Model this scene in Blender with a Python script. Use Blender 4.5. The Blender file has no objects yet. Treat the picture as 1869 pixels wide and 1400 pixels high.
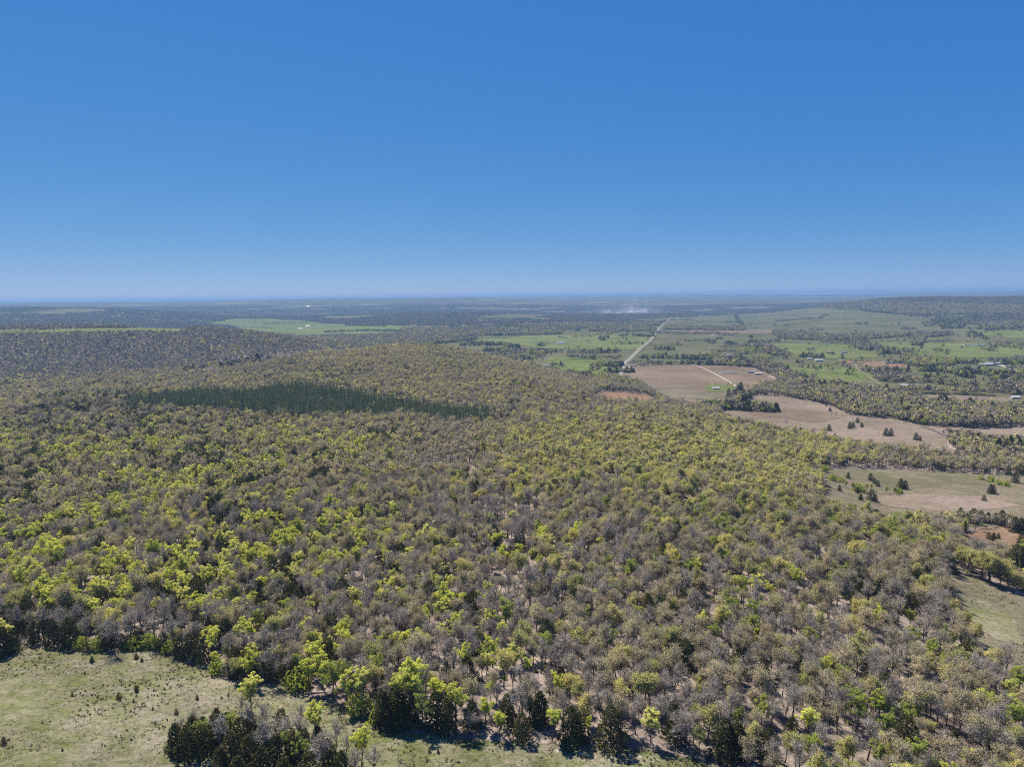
import bpy, math, random
import numpy as np
from mathutils import Matrix, Vector
from mathutils.geometry import delaunay_2d_cdt

R = math.radians
rng = np.random.default_rng(11)
random.seed(11)
scene = bpy.context.scene
COL = scene.collection

# ------------------------------------------------------------------ camera
IMW, IMH, F = 1869.0, 1400.0, 1310.0
CAMZ, PITCH, ROLL = 105.0, R(6.95), R(0.68)
_c, _s = math.cos(PITCH), math.sin(PITCH)
_r0, _u0, _f0 = Vector((1, 0, 0)), Vector((0, _s, _c)), Vector((0, _c, -_s))
CR = _r0 * math.cos(ROLL) - _u0 * math.sin(ROLL)
CU = _u0 * math.cos(ROLL) + _r0 * math.sin(ROLL)
CF = _f0
cam_d = bpy.data.cameras.new('camera')
cam_d.sensor_width = 36.0
cam_d.lens = 36.0 * F / IMW
cam_d.clip_start, cam_d.clip_end = 1.0, 200000.0
cam = bpy.data.objects.new('camera', cam_d)
COL.objects.link(cam)
cam.matrix_world = Matrix(((CR.x, CU.x, -CF.x, 0), (CR.y, CU.y, -CF.y, 0), (CR.z, CU.z, -CF.z, CAMZ), (0, 0, 0, 1)))
scene.camera = cam

# ------------------------------------------------------------------ sky, sun, exposure
SUN_EL, SUN_AZ = R(54), R(-35)          # azimuth from +Y, negative = to the left of the view
world = bpy.data.worlds.new('World'); scene.world = world; world.use_nodes = True
wn = world.node_tree.nodes; wl = world.node_tree.links
sky = wn.new('ShaderNodeTexSky'); sky.sky_type = 'NISHITA'; sky.sun_disc = False
sky.sun_elevation = SUN_EL; sky.sun_rotation = SUN_AZ
sky.altitude = 2000; sky.air_density = 0.6; sky.dust_density = 0.0; sky.ozone_density = 10.0
bg = wn['Background']; bg.inputs['Strength'].default_value = 0.097
# the camera's own rendering of a clear sky: one tone curve per channel, the same in every direction
EXPO = 1.0
wsep = wn.new('ShaderNodeSeparateColor'); wcmb = wn.new('ShaderNodeCombineColor')
wl.new(sky.outputs[0], wsep.inputs[0])
for ch, (pre, gam, amp) in enumerate(((.0857, 1.05, 1.09), (.1114, .545, .595), (.1135, .22, .733))):
    k1 = wn.new('ShaderNodeMath'); k1.operation = 'MULTIPLY'; k1.inputs[1].default_value = pre
    k2 = wn.new('ShaderNodeMath'); k2.operation = 'POWER'; k2.inputs[1].default_value = gam
    k3 = wn.new('ShaderNodeMath'); k3.operation = 'MULTIPLY'; k3.inputs[1].default_value = amp / (.1 * 2 ** EXPO)
    wl.new(wsep.outputs[ch], k1.inputs[0]); wl.new(k1.outputs[0], k2.inputs[0]); wl.new(k2.outputs[0], k3.inputs[0]); wl.new(k3.outputs[0], wcmb.inputs[ch])
wl.new(wcmb.outputs[0], bg.inputs[0])
sd = bpy.data.lights.new('sun', 'SUN'); sd.energy = 5.0; sd.angle = R(0.53); sd.color = (1.0, 0.91, 0.76)
sun = bpy.data.objects.new('sun', sd); COL.objects.link(sun)
sundir = Vector((math.sin(SUN_AZ) * math.cos(SUN_EL), math.cos(SUN_AZ) * math.cos(SUN_EL), math.sin(SUN_EL)))
sun.rotation_euler = sundir.to_track_quat('Z', 'Y').to_euler()
sun.location = (0, 0, 300)
vs = scene.view_settings
vs.view_transform = 'Standard'; vs.look = 'None'; vs.exposure = EXPO; vs.gamma = 1.0; vs.use_curve_mapping = False
scene.render.engine = 'CYCLES'
cy = scene.cycles
cy.max_bounces = 6; cy.diffuse_bounces = 3; cy.glossy_bounces = 2; cy.transmission_bounces = 3
cy.volume_bounces = 0; cy.transparent_max_bounces = 8
cy.use_denoising = False; cy.filter_width = 1.15; cy.sample_clamp_indirect = 4.0
cy.caustics_reflective = False; cy.caustics_refractive = False

# ------------------------------------------------------------------ terrain height
TU = np.array([-300, 0, 200, 400, 600, 800, 1000, 1200, 1400, 1600, 1800, 2150.])
TS = (TU - 934.5) / F
TY = np.array([130, 200, 300, 450, 600, 800, 1000, 1250, 1450, 1700, 2100, 2500, 3200, 4500, 5500, 7000, 10000, 15000, 25000, 60000.])
TZ = np.array([
 [0, 0, 0, 0, 0, 0, 0, 0, 0, -1, -3, -8],
 [-1, 0, 0, 0, 0, 0, 0, 0, -1, -4, -8, -15],
 [-6, -5, -4, -4, -4, -3, -2, -2, -4, -10, -20, -30],
 [-13, -12, -11, -10, -9, -8, -7, -8, -15, -30, -36, -42],
 [-18, -16, -15, -14, -13, -11, -10, -14, -32, -47, -50, -52],
 [-22, -19, -16, -14, -12, -10, -12, -32, -51, -57, -58, -60],
 [-32, -27, -22, -15, -7, -6, -18, -50, -58, -60, -62, -62],
 [-52, -42, -30, -14, 2, 3, -32, -60, -60, -60, -61, -60],
 [-64, -58, -48, -30, -15, -4, -55, -60, -60, -60, -60, -60],
 [-50, -55, -62, -62, -60, -56, -60, -60, -60, -60, -59, -58],
 [24, 23, 23, 10, -30, -60, -60, -60, -60, -58, -54, -46],
 [14, 12, 8, -12, -52, -60, -60, -60, -60, -54, -40, -30],
 [-40, -45, -50, -58, -62, -62, -60, -60, -60, -58, -48, -35],
 [15, 8, -20, -40, -52, -50, -56, -60, -52, -5, 10, 15],
 [60, 55, 34, -15, -30, -16, -52, -60, -50, 46, 56, 60],
 [-5, -10, -20, -35, -45, -40, -58, -60, -55, -20, 0, 10],
 [58, 62, 66, 48, 58, 52, 20, -5, -10, 5, 30, 40],
 [72, 74, 70, 74, 98, 92, 60, 40, 20, 10, 40, 50],
 [80, 80, 84, 82, 80, 78, 80, 82, 80, 84, 92, 95],
 [92, 92, 92, 92, 92, 92, 92, 92, 92, 96, 100, 100]], float)
def _hermite(p0, p1, p2, p3, t):          # Catmull-Rom
    return p1 + 0.5 * t * (p2 - p0 + t * (2 * p0 - 5 * p1 + 4 * p2 - p3 + t * (3 * (p1 - p2) + p3 - p0)))
_wr = np.random.default_rng(5)
WAVES = []
for wl_, amp, n in ((120, .35, 4), (330, .9, 5), (900, 2.2, 5)):
    for k in range(n):
        a = _wr.uniform(0, 6.28); l = wl_ * _wr.uniform(.75, 1.35)
        WAVES.append((math.cos(a) * 6.283 / l, math.sin(a) * 6.283 / l, _wr.uniform(0, 6.28), amp, wl_))
for wl_, amp, n in ((2600, 7, 5), (7000, 9, 5)):
    for k in range(n):
        a = _wr.uniform(0, 6.28); l = wl_ * _wr.uniform(.75, 1.35)
        WAVES.append((math.cos(a) * 6.283 / l, math.sin(a) * 6.283 / l, _wr.uniform(0, 6.28), amp, wl_))
def zf(x, y):
    x = np.asarray(x, float); y = np.asarray(y, float)
    rr = np.hypot(x, y)
    ye = np.maximum(np.maximum(y, 0.6 * rr), 110.0)
    s = np.clip(x / ye, TS[0], TS[-1]); ly = np.clip(np.log(ye), math.log(TY[0]), math.log(TY[-1]))
    LY = np.log(TY)
    i = np.clip(np.searchsorted(TS, s) - 1, 0, len(TS) - 2); j = np.clip(np.searchsorted(LY, ly) - 1, 0, len(LY) - 2)
    ts = (s - TS[i]) / (TS[i + 1] - TS[i]); tj = (ly - LY[j]) / (LY[j + 1] - LY[j])
    ii = [np.clip(i + k, 0, len(TS) - 1) for k in (-1, 0, 1, 2)]
    jj = [np.clip(j + k, 0, len(LY) - 1) for k in (-1, 0, 1, 2)]
    rows = [_hermite(TZ[q, ii[0]], TZ[q, ii[1]], TZ[q, ii[2]], TZ[q, ii[3]], ts) for q in jj]
    z = _hermite(rows[0], rows[1], rows[2], rows[3], tj)
    for kx, ky, ph, amp, wl_ in WAVES:
        g = np.clip((rr - wl_ * .25) / (wl_ * 2.0), 0, 1)
        z = z + amp * .45 * g * np.sin(kx * x + ky * y + ph)
    return np.where(rr > 6000, np.minimum(z, 106), z)
def pix_dir(u, v):
    a, b = (u - IMW / 2) / F, (IMH / 2 - v) / F
    return CF + CR * a + CU * b
def at(u, v, lift=0.0):
    """the ground point seen at a photo pixel (first hit of its ray with the terrain)"""
    d = pix_dir(u, v); d = d / d.y
    t = np.exp(np.linspace(math.log(90), math.log(40000), 2600))
    gap = CAMZ + d.z * t - zf(d.x * t, t)
    k = np.argmax(gap < 0)
    if gap[k] >= 0: k = len(t) - 1
    t0, t1 = t[max(k - 1, 0)], t[k]
    g0, g1 = gap[max(k - 1, 0)], gap[k]
    tt = t0 + (t1 - t0) * (g0 / (g0 - g1) if g0 != g1 else 0)
    x, y = d.x * tt, tt
    return Vector((x, y, float(zf(x, y)) + lift))
def at_plane(u, v, z=-60.0):
    d = pix_dir(u, v)
    t = (z - CAMZ) / d.z if d.z < -1e-4 else 60000
    x, y = d.x * t, d.y * t
    return Vector((x, y, float(zf(x, y))))
def project(x, y, z):
    px, py, pz = np.asarray(x, float), np.asarray(y, float), np.asarray(z, float) - CAMZ
    dep = px * CF.x + py * CF.y + pz * CF.z
    dep_ = np.where(dep > 1, dep, 1)
    u = IMW / 2 + F * (px * CR.x + py * CR.y + pz * CR.z) / dep_
    v = IMH / 2 - F * (px * CU.x + py * CU.y + pz * CU.z) / dep_
    return u, v, dep
def inside(P, x, y):
    c = np.zeros(np.shape(x), bool)
    n = len(P)
    for i in range(n):
        x0, y0 = P[i]; x1, y1 = P[(i + 1) % n]
        if y0 == y1: continue
        hit = ((y0 > y) != (y1 > y)) & (x < (x1 - x0) * (y - y0) / (y1 - y0) + x0)
        c ^= hit
    return c
def vnoise(x, y, scale, seed):
    """smooth value noise 0..1"""
    x = np.asarray(x) / scale; y = np.asarray(y) / scale
    xi, yi = np.floor(x).astype(np.int64), np.floor(y).astype(np.int64)
    fx, fy = x - xi, y - yi
    fx = fx * fx * (3 - 2 * fx); fy = fy * fy * (3 - 2 * fy)
    def h(a, b):
        n = (a * 374761393 + b * 668265263 + seed * 1442695041) & 0xffffffff
        n = ((n ^ (n >> 13)) * 1274126177) & 0xffffffff
        return ((n ^ (n >> 16)) & 0xffff) / 65535.0
    return (h(xi, yi) * (1 - fx) + h(xi + 1, yi) * fx) * (1 - fy) + (h(xi, yi + 1) * (1 - fx) + h(xi + 1, yi + 1) * fx) * fy

# ------------------------------------------------------------------ materials
def new_mat(name):
    m = bpy.data.materials.new(name); m.use_nodes = True
    m.node_tree.nodes.clear()
    return m, m.node_tree.nodes, m.node_tree.links
def ramp(n, stops):
    r = n.new('ShaderNodeValToRGB')
    while len(r.color_ramp.elements) < len(stops): r.color_ramp.elements.new(.5)
    for e, (p, c) in zip(r.color_ramp.elements, stops):
        e.position = p; e.color = (*c, 1)
    return r
def mixc(n, l, fac, a, b, mode='MIX'):
    m = n.new('ShaderNodeMix'); m.data_type = 'RGBA'; m.blend_type = mode
    for sock, val in ((m.inputs[0], fac), (m.inputs[6], a), (m.inputs[7], b)):
        if hasattr(val, 'is_output'): l.new(val, sock)
        elif isinstance(val, tuple): sock.default_value = (*val, 1)
        else: sock.default_value = val
    return m.outputs[2]
def noise_node(n, l, scale, detail=4, rough=.6, coord=None, stretch=None):
    t = n.new('ShaderNodeTexNoise'); t.inputs['Scale'].default_value = scale
    t.inputs['Detail'].default_value = detail; t.inputs['Roughness'].default_value = rough
    if coord is not None:
        if stretch:
            mp = n.new('ShaderNodeMapping'); mp.inputs['Scale'].default_value = stretch[0]
            mp.inputs['Rotation'].default_value = (0, 0, stretch[1])
            l.new(coord, mp.inputs[0]); coord = mp.outputs[0]
        l.new(coord, t.inputs['Vector'])
    return t.outputs[0]
def leaf_mat(name, cols, trans=.35, island=.35, world_scale=None):
    """cols: colours picked at random per tree; trans: share of light passing through"""
    m, n, l = new_mat(name)
    oi = n.new('ShaderNodeObjectInfo')
    k = len(cols)
    rp = ramp(n, [(i / max(k - 1, 1), c) for i, c in enumerate(cols)])
    l.new(oi.outputs['Random'], rp.inputs[0])
    ge = n.new('ShaderNodeNewGeometry')
    br = n.new('ShaderNodeMapRange'); br.inputs[3].default_value = 1 - island; br.inputs[4].default_value = 1 + island
    l.new(ge.outputs['Random Per Island'], br.inputs[0])
    col = mixc(n, l, 1.0, rp.outputs[0], br.outputs[0], 'MULTIPLY')
    d = n.new('ShaderNodeBsdfDiffuse'); t = n.new('ShaderNodeBsdfTranslucent'); mx = n.new('ShaderNodeMixShader')
    l.new(col, d.inputs[0])
    tc = mixc(n, l, 1.0, col, (1.1, 1.1, .75), 'MULTIPLY'); l.new(tc, t.inputs[0])
    mx.inputs[0].default_value = trans
    l.new(d.outputs[0], mx.inputs[1]); l.new(t.outputs[0], mx.inputs[2])
    o = n.new('ShaderNodeOutputMaterial'); l.new(mx.outputs[0], o.inputs[0])
    return m
def simple_mat(name, c1, c2, scale=8, rough=.85, spec=.2, metallic=0):
    m, n, l = new_mat(name)
    tc = n.new('ShaderNodeTexCoord')
    nz = noise_node(n, l, scale, 5, .65, tc.outputs['Object'])
    rp = ramp(n, [(.3, c1), (.7, c2)]); l.new(nz, rp.inputs[0])
    b = n.new('ShaderNodeBsdfPrincipled'); l.new(rp.outputs[0], b.inputs['Base Color'])
    b.inputs['Roughness'].default_value = rough; b.inputs['Specular IOR Level'].default_value = spec; b.inputs['Metallic'].default_value = metallic
    o = n.new('ShaderNodeOutputMaterial'); l.new(b.outputs[0], o.inputs[0])
    return m
def field_mat(name, base, patch, fleck, big=.006, mid=.05, fine=.9, patch_lo=.42, patch_hi=.62, streak=None):
    """open ground: two blended ground colours at several scales, fine flecks and relief"""
    m, n, l = new_mat(name)
    tc = n.new('ShaderNodeTexCoord'); co = tc.outputs['Object']
    a = noise_node(n, l, big, 6, .62, co)
    b_ = noise_node(n, l, mid, 6, .7, co, streak)
    f = noise_node(n, l, fine, 4, .75, co)
    mx1 = n.new('ShaderNodeMath'); mx1.operation = 'MULTIPLY_ADD'; mx1.inputs[1].default_value = .55
    l.new(b_, mx1.inputs[0])
    sc = n.new('ShaderNodeMath'); sc.operation = 'MULTIPLY'; sc.inputs[1].default_value = .45; l.new(a, sc.inputs[0])
    l.new(sc.outputs[0], mx1.inputs[2])
    rp = ramp(n, [(patch_lo, base), (patch_hi, patch)]); l.new(mx1.outputs[0], rp.inputs[0])
    fr = ramp(n, [(.50, (0, 0, 0)), (.68, (1, 1, 1))]); l.new(f, fr.inputs[0])
    fm = n.new('ShaderNodeMath'); fm.operation = 'MULTIPLY'; fm.inputs[1].default_value = .75; l.new(fr.outputs[0], fm.inputs[0])
    col = mixc(n, l, fm.outputs[0], rp.outputs[0], fleck)
    # broad tonal drift so that no field is one even colour
    dr = n.new('ShaderNodeMapRange'); dr.inputs[1].default_value = .3; dr.inputs[2].default_value = .7
    dr.inputs[3].default_value = .78; dr.inputs[4].default_value = 1.22
    l.new(noise_node(n, l, mid * .35, 5, .6, co), dr.inputs[0])
    col = mixc(n, l, 1.0, col, dr.outputs[0], 'MULTIPLY')
    gr = n.new('ShaderNodeMapRange'); gr.inputs[1].default_value = .32; gr.inputs[2].default_value = .68; gr.inputs[3].default_value = .62; gr.inputs[4].default_value = 1.38
    l.new(noise_node(n, l, fine * .38, 7, .72, co, ((1, 1.7, 1), .55)), gr.inputs[0])
    col = mixc(n, l, 1.0, col, gr.outputs[0], 'MULTIPLY')
    bs = n.new('ShaderNodeBsdfDiffuse'); l.new(col, bs.inputs[0])
    bp = n.new('ShaderNodeBump'); bp.inputs['Strength'].default_value = .5; bp.inputs['Distance'].default_value = .25
    l.new(f, bp.inputs['Height']); l.new(bp.outputs[0], bs.inputs['Normal'])
    o = n.new('ShaderNodeOutputMaterial'); l.new(bs.outputs[0], o.inputs[0])
    return m

M = {}
M['floor'] = field_mat('leaf_litter', (.155, .125, .11), (.29, .245, .22), (.085, .066, .055), .01, .07, 1.1)
M['meadow'] = field_mat('meadow_grass', (0.104, 0.116, 0.045), (0.198, 0.180, 0.140), (0.066, 0.064, 0.033), .02, .11, 1.6, .43, .60, ((1, 1.8, 1), .5))
M['pale_meadow'] = field_mat('dry_meadow_grass', (0.099, 0.100, 0.056), (0.160, 0.132, 0.106), (0.061, 0.056, 0.038), .010, .06, .8, .42, .60)
M['pasture'] = field_mat('pasture_grass', (0.068, 0.079, 0.035), (0.115, 0.105, 0.062), (0.052, 0.055, 0.029), .004, .016, .3, .42, .60, ((1, 3, 1), .3))
M['lush'] = field_mat('lush_pasture_grass', (0.090, 0.122, 0.034), (0.122, 0.130, 0.055), (0.058, 0.071, 0.029), .004, .02, .3)
M['fallow'] = field_mat('fallow_stubble', (0.155, 0.113, 0.088), (0.113, 0.103, 0.066), (0.117, 0.086, 0.066), .006, .03, .5, .42, .62, ((1, 3.5, 1), .25))
M['pinkfield'] = field_mat('dry_bluestem', (0.179, 0.141, 0.119), (0.136, 0.120, 0.085), (0.132, 0.103, 0.085), .007, .03, .5, .42, .62, ((1, 2.5, 1), .5))
M['orange'] = field_mat('bare_earth_field', (0.193, 0.120, 0.081), (0.155, 0.118, 0.083), (0.146, 0.092, 0.064), .006, .03, .5)
M['clearing'] = field_mat('cut_over_slash', (0.117, 0.090, 0.083), (0.155, 0.120, 0.108), (0.056, 0.052, 0.034), .01, .04, .4)
M['gravel'] = simple_mat('pale_gravel', (.26, .235, .195), (.34, .31, .26), .12, .95)
M['asphalt'] = simple_mat('worn_chip_seal', (.16, .148, .132), (.21, .195, .175), .05, .9)
M['verge'] = simple_mat('road_verge_grass', (.09, .10, .05), (.15, .135, .088), .05, .95)
M['rock'] = simple_mat('pale_sandstone', (.28, .245, .20), (.40, .36, .31), .6, .9)
M['bark'] = simple_mat('oak_bark', (.06, .05, .043), (.12, .10, .088), 3, .95, .05)
M['twig'] = simple_mat('twig_bark', (.27, .24, .215), (.42, .38, .34), 1.5, .95, .05)
M['deadwood'] = simple_mat('weathered_wood', (.32, .29, .255), (.46, .42, .37), 3, .9, .05)
M['bud_grey'] = leaf_mat('oak_buds_grey', [(0.180, 0.158, 0.135), (0.360, 0.320, 0.266), (0.234, 0.207, 0.176), (0.450, 0.401, 0.324), (0.198, 0.176, 0.149), (0.315, 0.279, 0.234)], .22)
M['bud_tan'] = leaf_mat('oak_catkins_tan', [(0.297, 0.257, 0.167), (0.477, 0.414, 0.261), (0.333, 0.310, 0.180), (0.432, 0.360, 0.234), (0.261, 0.234, 0.158), (0.522, 0.455, 0.297)], .3)
M['leaf_olive'] = leaf_mat('young_leaf_olive', [(.34, .335, .14), (.54, .50, .21), (.31, .335, .13), (.47, .44, .17), (.58, .525, .20)], .35)
M['leaf_lime'] = leaf_mat('spring_leaf_lime', [(.50, .54, .09), (.68, .69, .17), (.42, .47, .09), (.68, .67, .23), (.56, .60, .09), (.46, .46, .15)], .46)
M['leaf_fresh'] = leaf_mat('spring_leaf_fresh', [(.28, .34, .06), (.34, .39, .07), (.25, .30, .07), (.38, .40, .09)], .40)
M['cedar'] = leaf_mat('cedar_needles', [(.060, .066, .025), (.078, .080, .032), (.092, .088, .036), (.066, .070, .030)], .18)
M['pine'] = leaf_mat('pine_needles', [(.095, .14, .075), (.14, .185, .095), (.105, .14, .072), (.165, .20, .105), (.075, .11, .06)], .2)
M['whiteleaf'] = leaf_mat('pale_blossom_leaf', [(.46, .43, .31), (.52, .48, .35)], .3)

# ------------------------------------------------------------------ small builders
def tag(o, label=None, cat=None, group=None, kind=None):
    if label: o['label'] = label
    if cat: o['category'] = cat
    if group: o['group'] = group
    if kind: o['kind'] = kind
    return o
def mesh_from(name, verts, faces, mats, midx=None):
    me = bpy.data.meshes.new(name)
    me.from_pydata([tuple(v) for v in verts], [], faces)
    for m in mats: me.materials.append(m)
    if midx is not None:
        me.polygons.foreach_set('material_index', np.asarray(midx, np.int32))
    me.update()
    return me
def link(name, me, parent=None):
    o = bpy.data.objects.new(name, me); COL.objects.link(o)
    if parent is not None: o.parent = parent
    return o
def empty(name, loc, rz=0, sc=1.0):
    o = bpy.data.objects.new(name, None); COL.objects.link(o)
    o.empty_display_size = 1; o.location = loc; o.rotation_euler = (0, 0, rz); o.scale = (sc, sc, sc)
    return o
class MB:
    def __init__(s): s.v = []; s.f = []; s.m = []
    def tube(s, pts, rad, n=5, mat=0):
        b = len(s.v)
        for i, p in enumerate(pts):
            d = (pts[min(i + 1, len(pts) - 1)] - pts[max(i - 1, 0)]).normalized()
            a = d.cross(Vector((.31, .87, .4))).normalized(); c = d.cross(a)
            for k in range(n):
                t = 6.28319 * k / n
                s.v.append(p + (a * math.cos(t) + c * math.sin(t)) * rad[i])
        for i in range(len(pts) - 1):
            for k in range(n):
                q = b + i * n
                s.f.append((q + k, q + (k + 1) % n, q + n + (k + 1) % n, q + n + k)); s.m.append(mat)
    def leaf(s, c, nrm, up, w, h, mat=0):
        a = nrm.cross(up)
        if a.length < 1e-3: a = nrm.cross(Vector((1, 0, 0)))
        a.normalize(); u = a.cross(nrm).normalized()
        b = len(s.v)
        s.v += [c - u * h * .5, c + a * w * .5, c + u * h * .5, c - a * w * .5]
        s.f.append((b, b + 1, b + 2, b + 3)); s.m.append(mat)
    def box(s, lo, hi, mat=0):
        b = len(s.v)
        s.v += [Vector((x, y, z)) for z in (lo[2], hi[2]) for y in (lo[1], hi[1]) for x in (lo[0], hi[0])]
        for q in ((0, 2, 3, 1), (4, 5, 7, 6), (0, 1, 5, 4), (2, 6, 7, 3), (0, 4, 6, 2), (1, 3, 7, 5)):
            s.f.append(tuple(b + i for i in q)); s.m.append(mat)
    def mesh(s, name, mats): return mesh_from(name, s.v, s.f, mats, s.m)

# ------------------------------------------------------------------ terrain sheets
def terrain_mesh():
    az = np.concatenate([np.arange(-48, 48.001, .2), np.arange(52, 308.1, 4)])
    az = np.radians(az)
    rad = [22.0]
    while rad[-1] < 61000: rad.append(rad[-1] * 1.0165)
    rad = np.array(rad)
    A, Rr = np.meshgrid(az, rad)
    X, Y = Rr * np.sin(A), Rr * np.cos(A)
    return X, Y, zf(X, Y), rad, len(az)
X, Y, Z, rad, na = terrain_mesh()
def ring_object(name, i0, i1, mat, centre):
    V = np.stack([X[i0:i1 + 1].ravel(), Y[i0:i1 + 1].ravel(), Z[i0:i1 + 1].ravel()], 1)
    nr = i1 - i0 + 1
    I, J = np.meshgrid(np.arange(nr - 1), np.arange(na), indexing='ij')
    J2 = (J + 1) % na
    Fq = np.stack([I * na + J, (I + 1) * na + J, (I + 1) * na + J2, I * na + J2], -1).reshape(-1, 4)[:, ::-1]
    me = bpy.data.meshes.new(name)
    nv, nf = len(V), len(Fq)
    extra = 0
    if centre:
        V = np.vstack([V, [0, 0, float(zf(0, 0))]])
    me.vertices.add(len(V)); me.vertices.foreach_set('co', V.ravel())
    tri = np.stack([np.full(na, nv), np.arange(na), (np.arange(na) + 1) % na], 1)[:, ::-1] if centre else np.zeros((0, 3), int)
    loops = np.concatenate([Fq.ravel(), tri.ravel()])
    me.loops.add(len(loops)); me.loops.foreach_set('vertex_index', loops.astype(np.int32))
    starts = np.concatenate([np.arange(nf) * 4, nf * 4 + np.arange(len(tri)) * 3])
    me.polygons.add(len(starts)); me.polygons.foreach_set('loop_start', starts.astype(np.int32))
    me.polygons.foreach_set('use_smooth', np.ones(len(starts), bool))
    me.materials.append(mat); me.update(calc_edges=True); me.validate()
    o = link(name, me); tag(o, kind='structure')
    return o
def far_mat():
    m, n, l = new_mat('distant_wooded_country')
    tc = n.new('ShaderNodeTexCoord'); co = tc.outputs['Object']
    a = noise_node(n, l, .0012, 8, .6, co, ((1, 2.2, 1), .1))
    b_ = noise_node(n, l, .011, 6, .7, co)
    wood = ramp(n, [(.3, (.040, .042, .022)), (.55, (.075, .07, .042)), (.75, (.10, .095, .05))]); l.new(b_, wood.inputs[0])
    fld = ramp(n, [(.4, (.12, .155, .06)), (.6, (.22, .19, .12))]); l.new(b_, fld.inputs[0])
    msk = ramp(n, [(.585, (0, 0, 0)), (.60, (1, 1, 1))]); l.new(a, msk.inputs[0])
    col = mixc(n, l, msk.outputs[0], wood.outputs[0], fld.outputs[0])
    d = n.new('ShaderNodeBsdfDiffuse'); l.new(col, d.inputs[0])
    bp = n.new('ShaderNodeBump'); bp.inputs['Strength'].default_value = .6; bp.inputs['Distance'].default_value = 8
    l.new(b_, bp.inputs['Height']); l.new(bp.outputs[0], d.inputs['Normal'])
    o = n.new('ShaderNodeOutputMaterial'); l.new(d.outputs[0], o.inputs[0])
    return m
M['far'] = far_mat()
RFAR = 8500.0
isplit = int(np.argmax(rad > RFAR))
imid = int(np.argmax(rad > 3250))
M['plain'] = field_mat('plain_grassland', (.072, .086, .040), (.135, .118, .075), (.05, .052, .03), .0016, .006, .05, .40, .60, ((1, 2.5, 1), .1))
ring_object('ground', 0, imid, M['floor'], True)
ring_object('plain', imid, isplit, M['plain'], False)
ring_object('hills', isplit, len(rad) - 1, M['far'], False)

def lift_for(r): return 0.06 + r * 2.6e-4
def smooth_poly(P, jitter=0.0, seed=0):
    """densify an outline and wobble it a little, so that field edges are not ruled lines"""
    rr = np.random.default_rng(seed + 77)
    out = []
    n = len(P)
    for i in range(n):
        a, b = np.array(P[i]), np.array(P[(i + 1) % n])
        L = np.hypot(*(b - a)); r = max(100., np.hypot(*a))
        k = int(np.clip(L / (r * .02), 1, 40))
        for q in range(k):
            p = a + (b - a) * q / k
            if jitter and q: p = p + rr.normal(0, jitter * r * .0022, 2)
            out.append((float(p[0]), float(p[1])))
    return out
def sheet(name, P, mat, extra_lift=0.0, jitter=1.0, kind='structure', label=None, cat=None, group=None):
    P = smooth_poly(P, jitter, len(P) * 13 + int(abs(P[0][0])))
    xs = np.array([p[0] for p in P]); ys = np.array([p[1] for p in P])
    # interior points on the terrain's own polar lattice
    a0, a1 = np.arctan2(xs, ys).min(), np.arctan2(xs, ys).max()
    r0, r1 = np.hypot(xs, ys).min(), np.hypot(xs, ys).max()
    ra = np.exp(np.arange(math.log(max(r0, 25)), math.log(r1), .022)); az = np.arange(a0, a1, .009)
    A, Q = np.meshgrid(az, ra); gx, gy = (Q * np.sin(A)).ravel(), (Q * np.cos(A)).ravel()
    k = inside(P, gx, gy); gx, gy = gx[k], gy[k]
    co = [Vector(p) for p in P] + [Vector((float(a), float(b))) for a, b in zip(gx, gy)]
    n = len(P)
    res = delaunay_2d_cdt(co, [], [list(range(n))], 1, 1e-4)
    V2, Fc = res[0], res[2]
    vx = np.array([v.x for v in V2]); vy = np.array([v.y for v in V2]); vz = zf(vx, vy) + lift_for(np.hypot(vx, vy)) * (1 + extra_lift)
    me = mesh_from(name, list(zip(vx.tolist(), vy.tolist(), vz.tolist())), [tuple(f) for f in Fc], [mat])
    # faces must look up
    nr = np.zeros(len(me.polygons) * 3); me.polygons.foreach_get('normal', nr)
    if nr.reshape(-1, 3)[:, 2].mean() < 0: me.flip_normals()
    me.polygons.foreach_set('use_smooth', np.ones(len(me.polygons), bool))
    o = link(name, me)
    tag(o, label, cat, group, kind)
    return o
def PX(pts, plane=None):
    if plane is None: return [tuple(at(u, v)[:2]) for u, v in pts]
    return [tuple(at_plane(u, v, plane)[:2]) for u, v in pts]
def ribbon_outline(pts, w):
    P = [np.array(p[:2]) for p in pts]
    Lf, Rt = [], []
    for i, p in enumerate(P):
        d = P[min(i + 1, len(P) - 1)] - P[max(i - 1, 0)]; d = d / np.hypot(*d)
        nn = np.array((-d[1], d[0])) * w / 2
        Lf.append(tuple(p + nn)); Rt.append(tuple(p - nn))
    return Lf + Rt[::-1]

OPEN = []        # outlines where no woodland grows
def field(name, pts, mat, plane=None, lift=0.0, world_pts=None, wood_free=True):
    P = world_pts if world_pts else PX(pts, plane)
    if wood_free: OPEN.append(P)
    return sheet(name, P, mat, lift)
# near meadow (runs on below and beside the picture)
near = PX([(0, 1196), (30, 1180), (100, 1184), (160, 1188), (215, 1196), (260, 1184), (320, 1198), (375, 1220), (410, 1240), (470, 1254), (535, 1246),
           (548, 1268), (610, 1285), (672, 1308), (700, 1328), (770, 1342), (850, 1349), (920, 1356), (1000, 1359), (1090, 1366), (1200, 1373), (1270, 1386), (1330, 1402)])
field('meadow', None, M['meadow'], world_pts=[(-330, 190), (-215, 182)] + near + [(58, 138), (72, 100), (60, 40), (-40, 30), (-200, 30), (-330, 60)])
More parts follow.
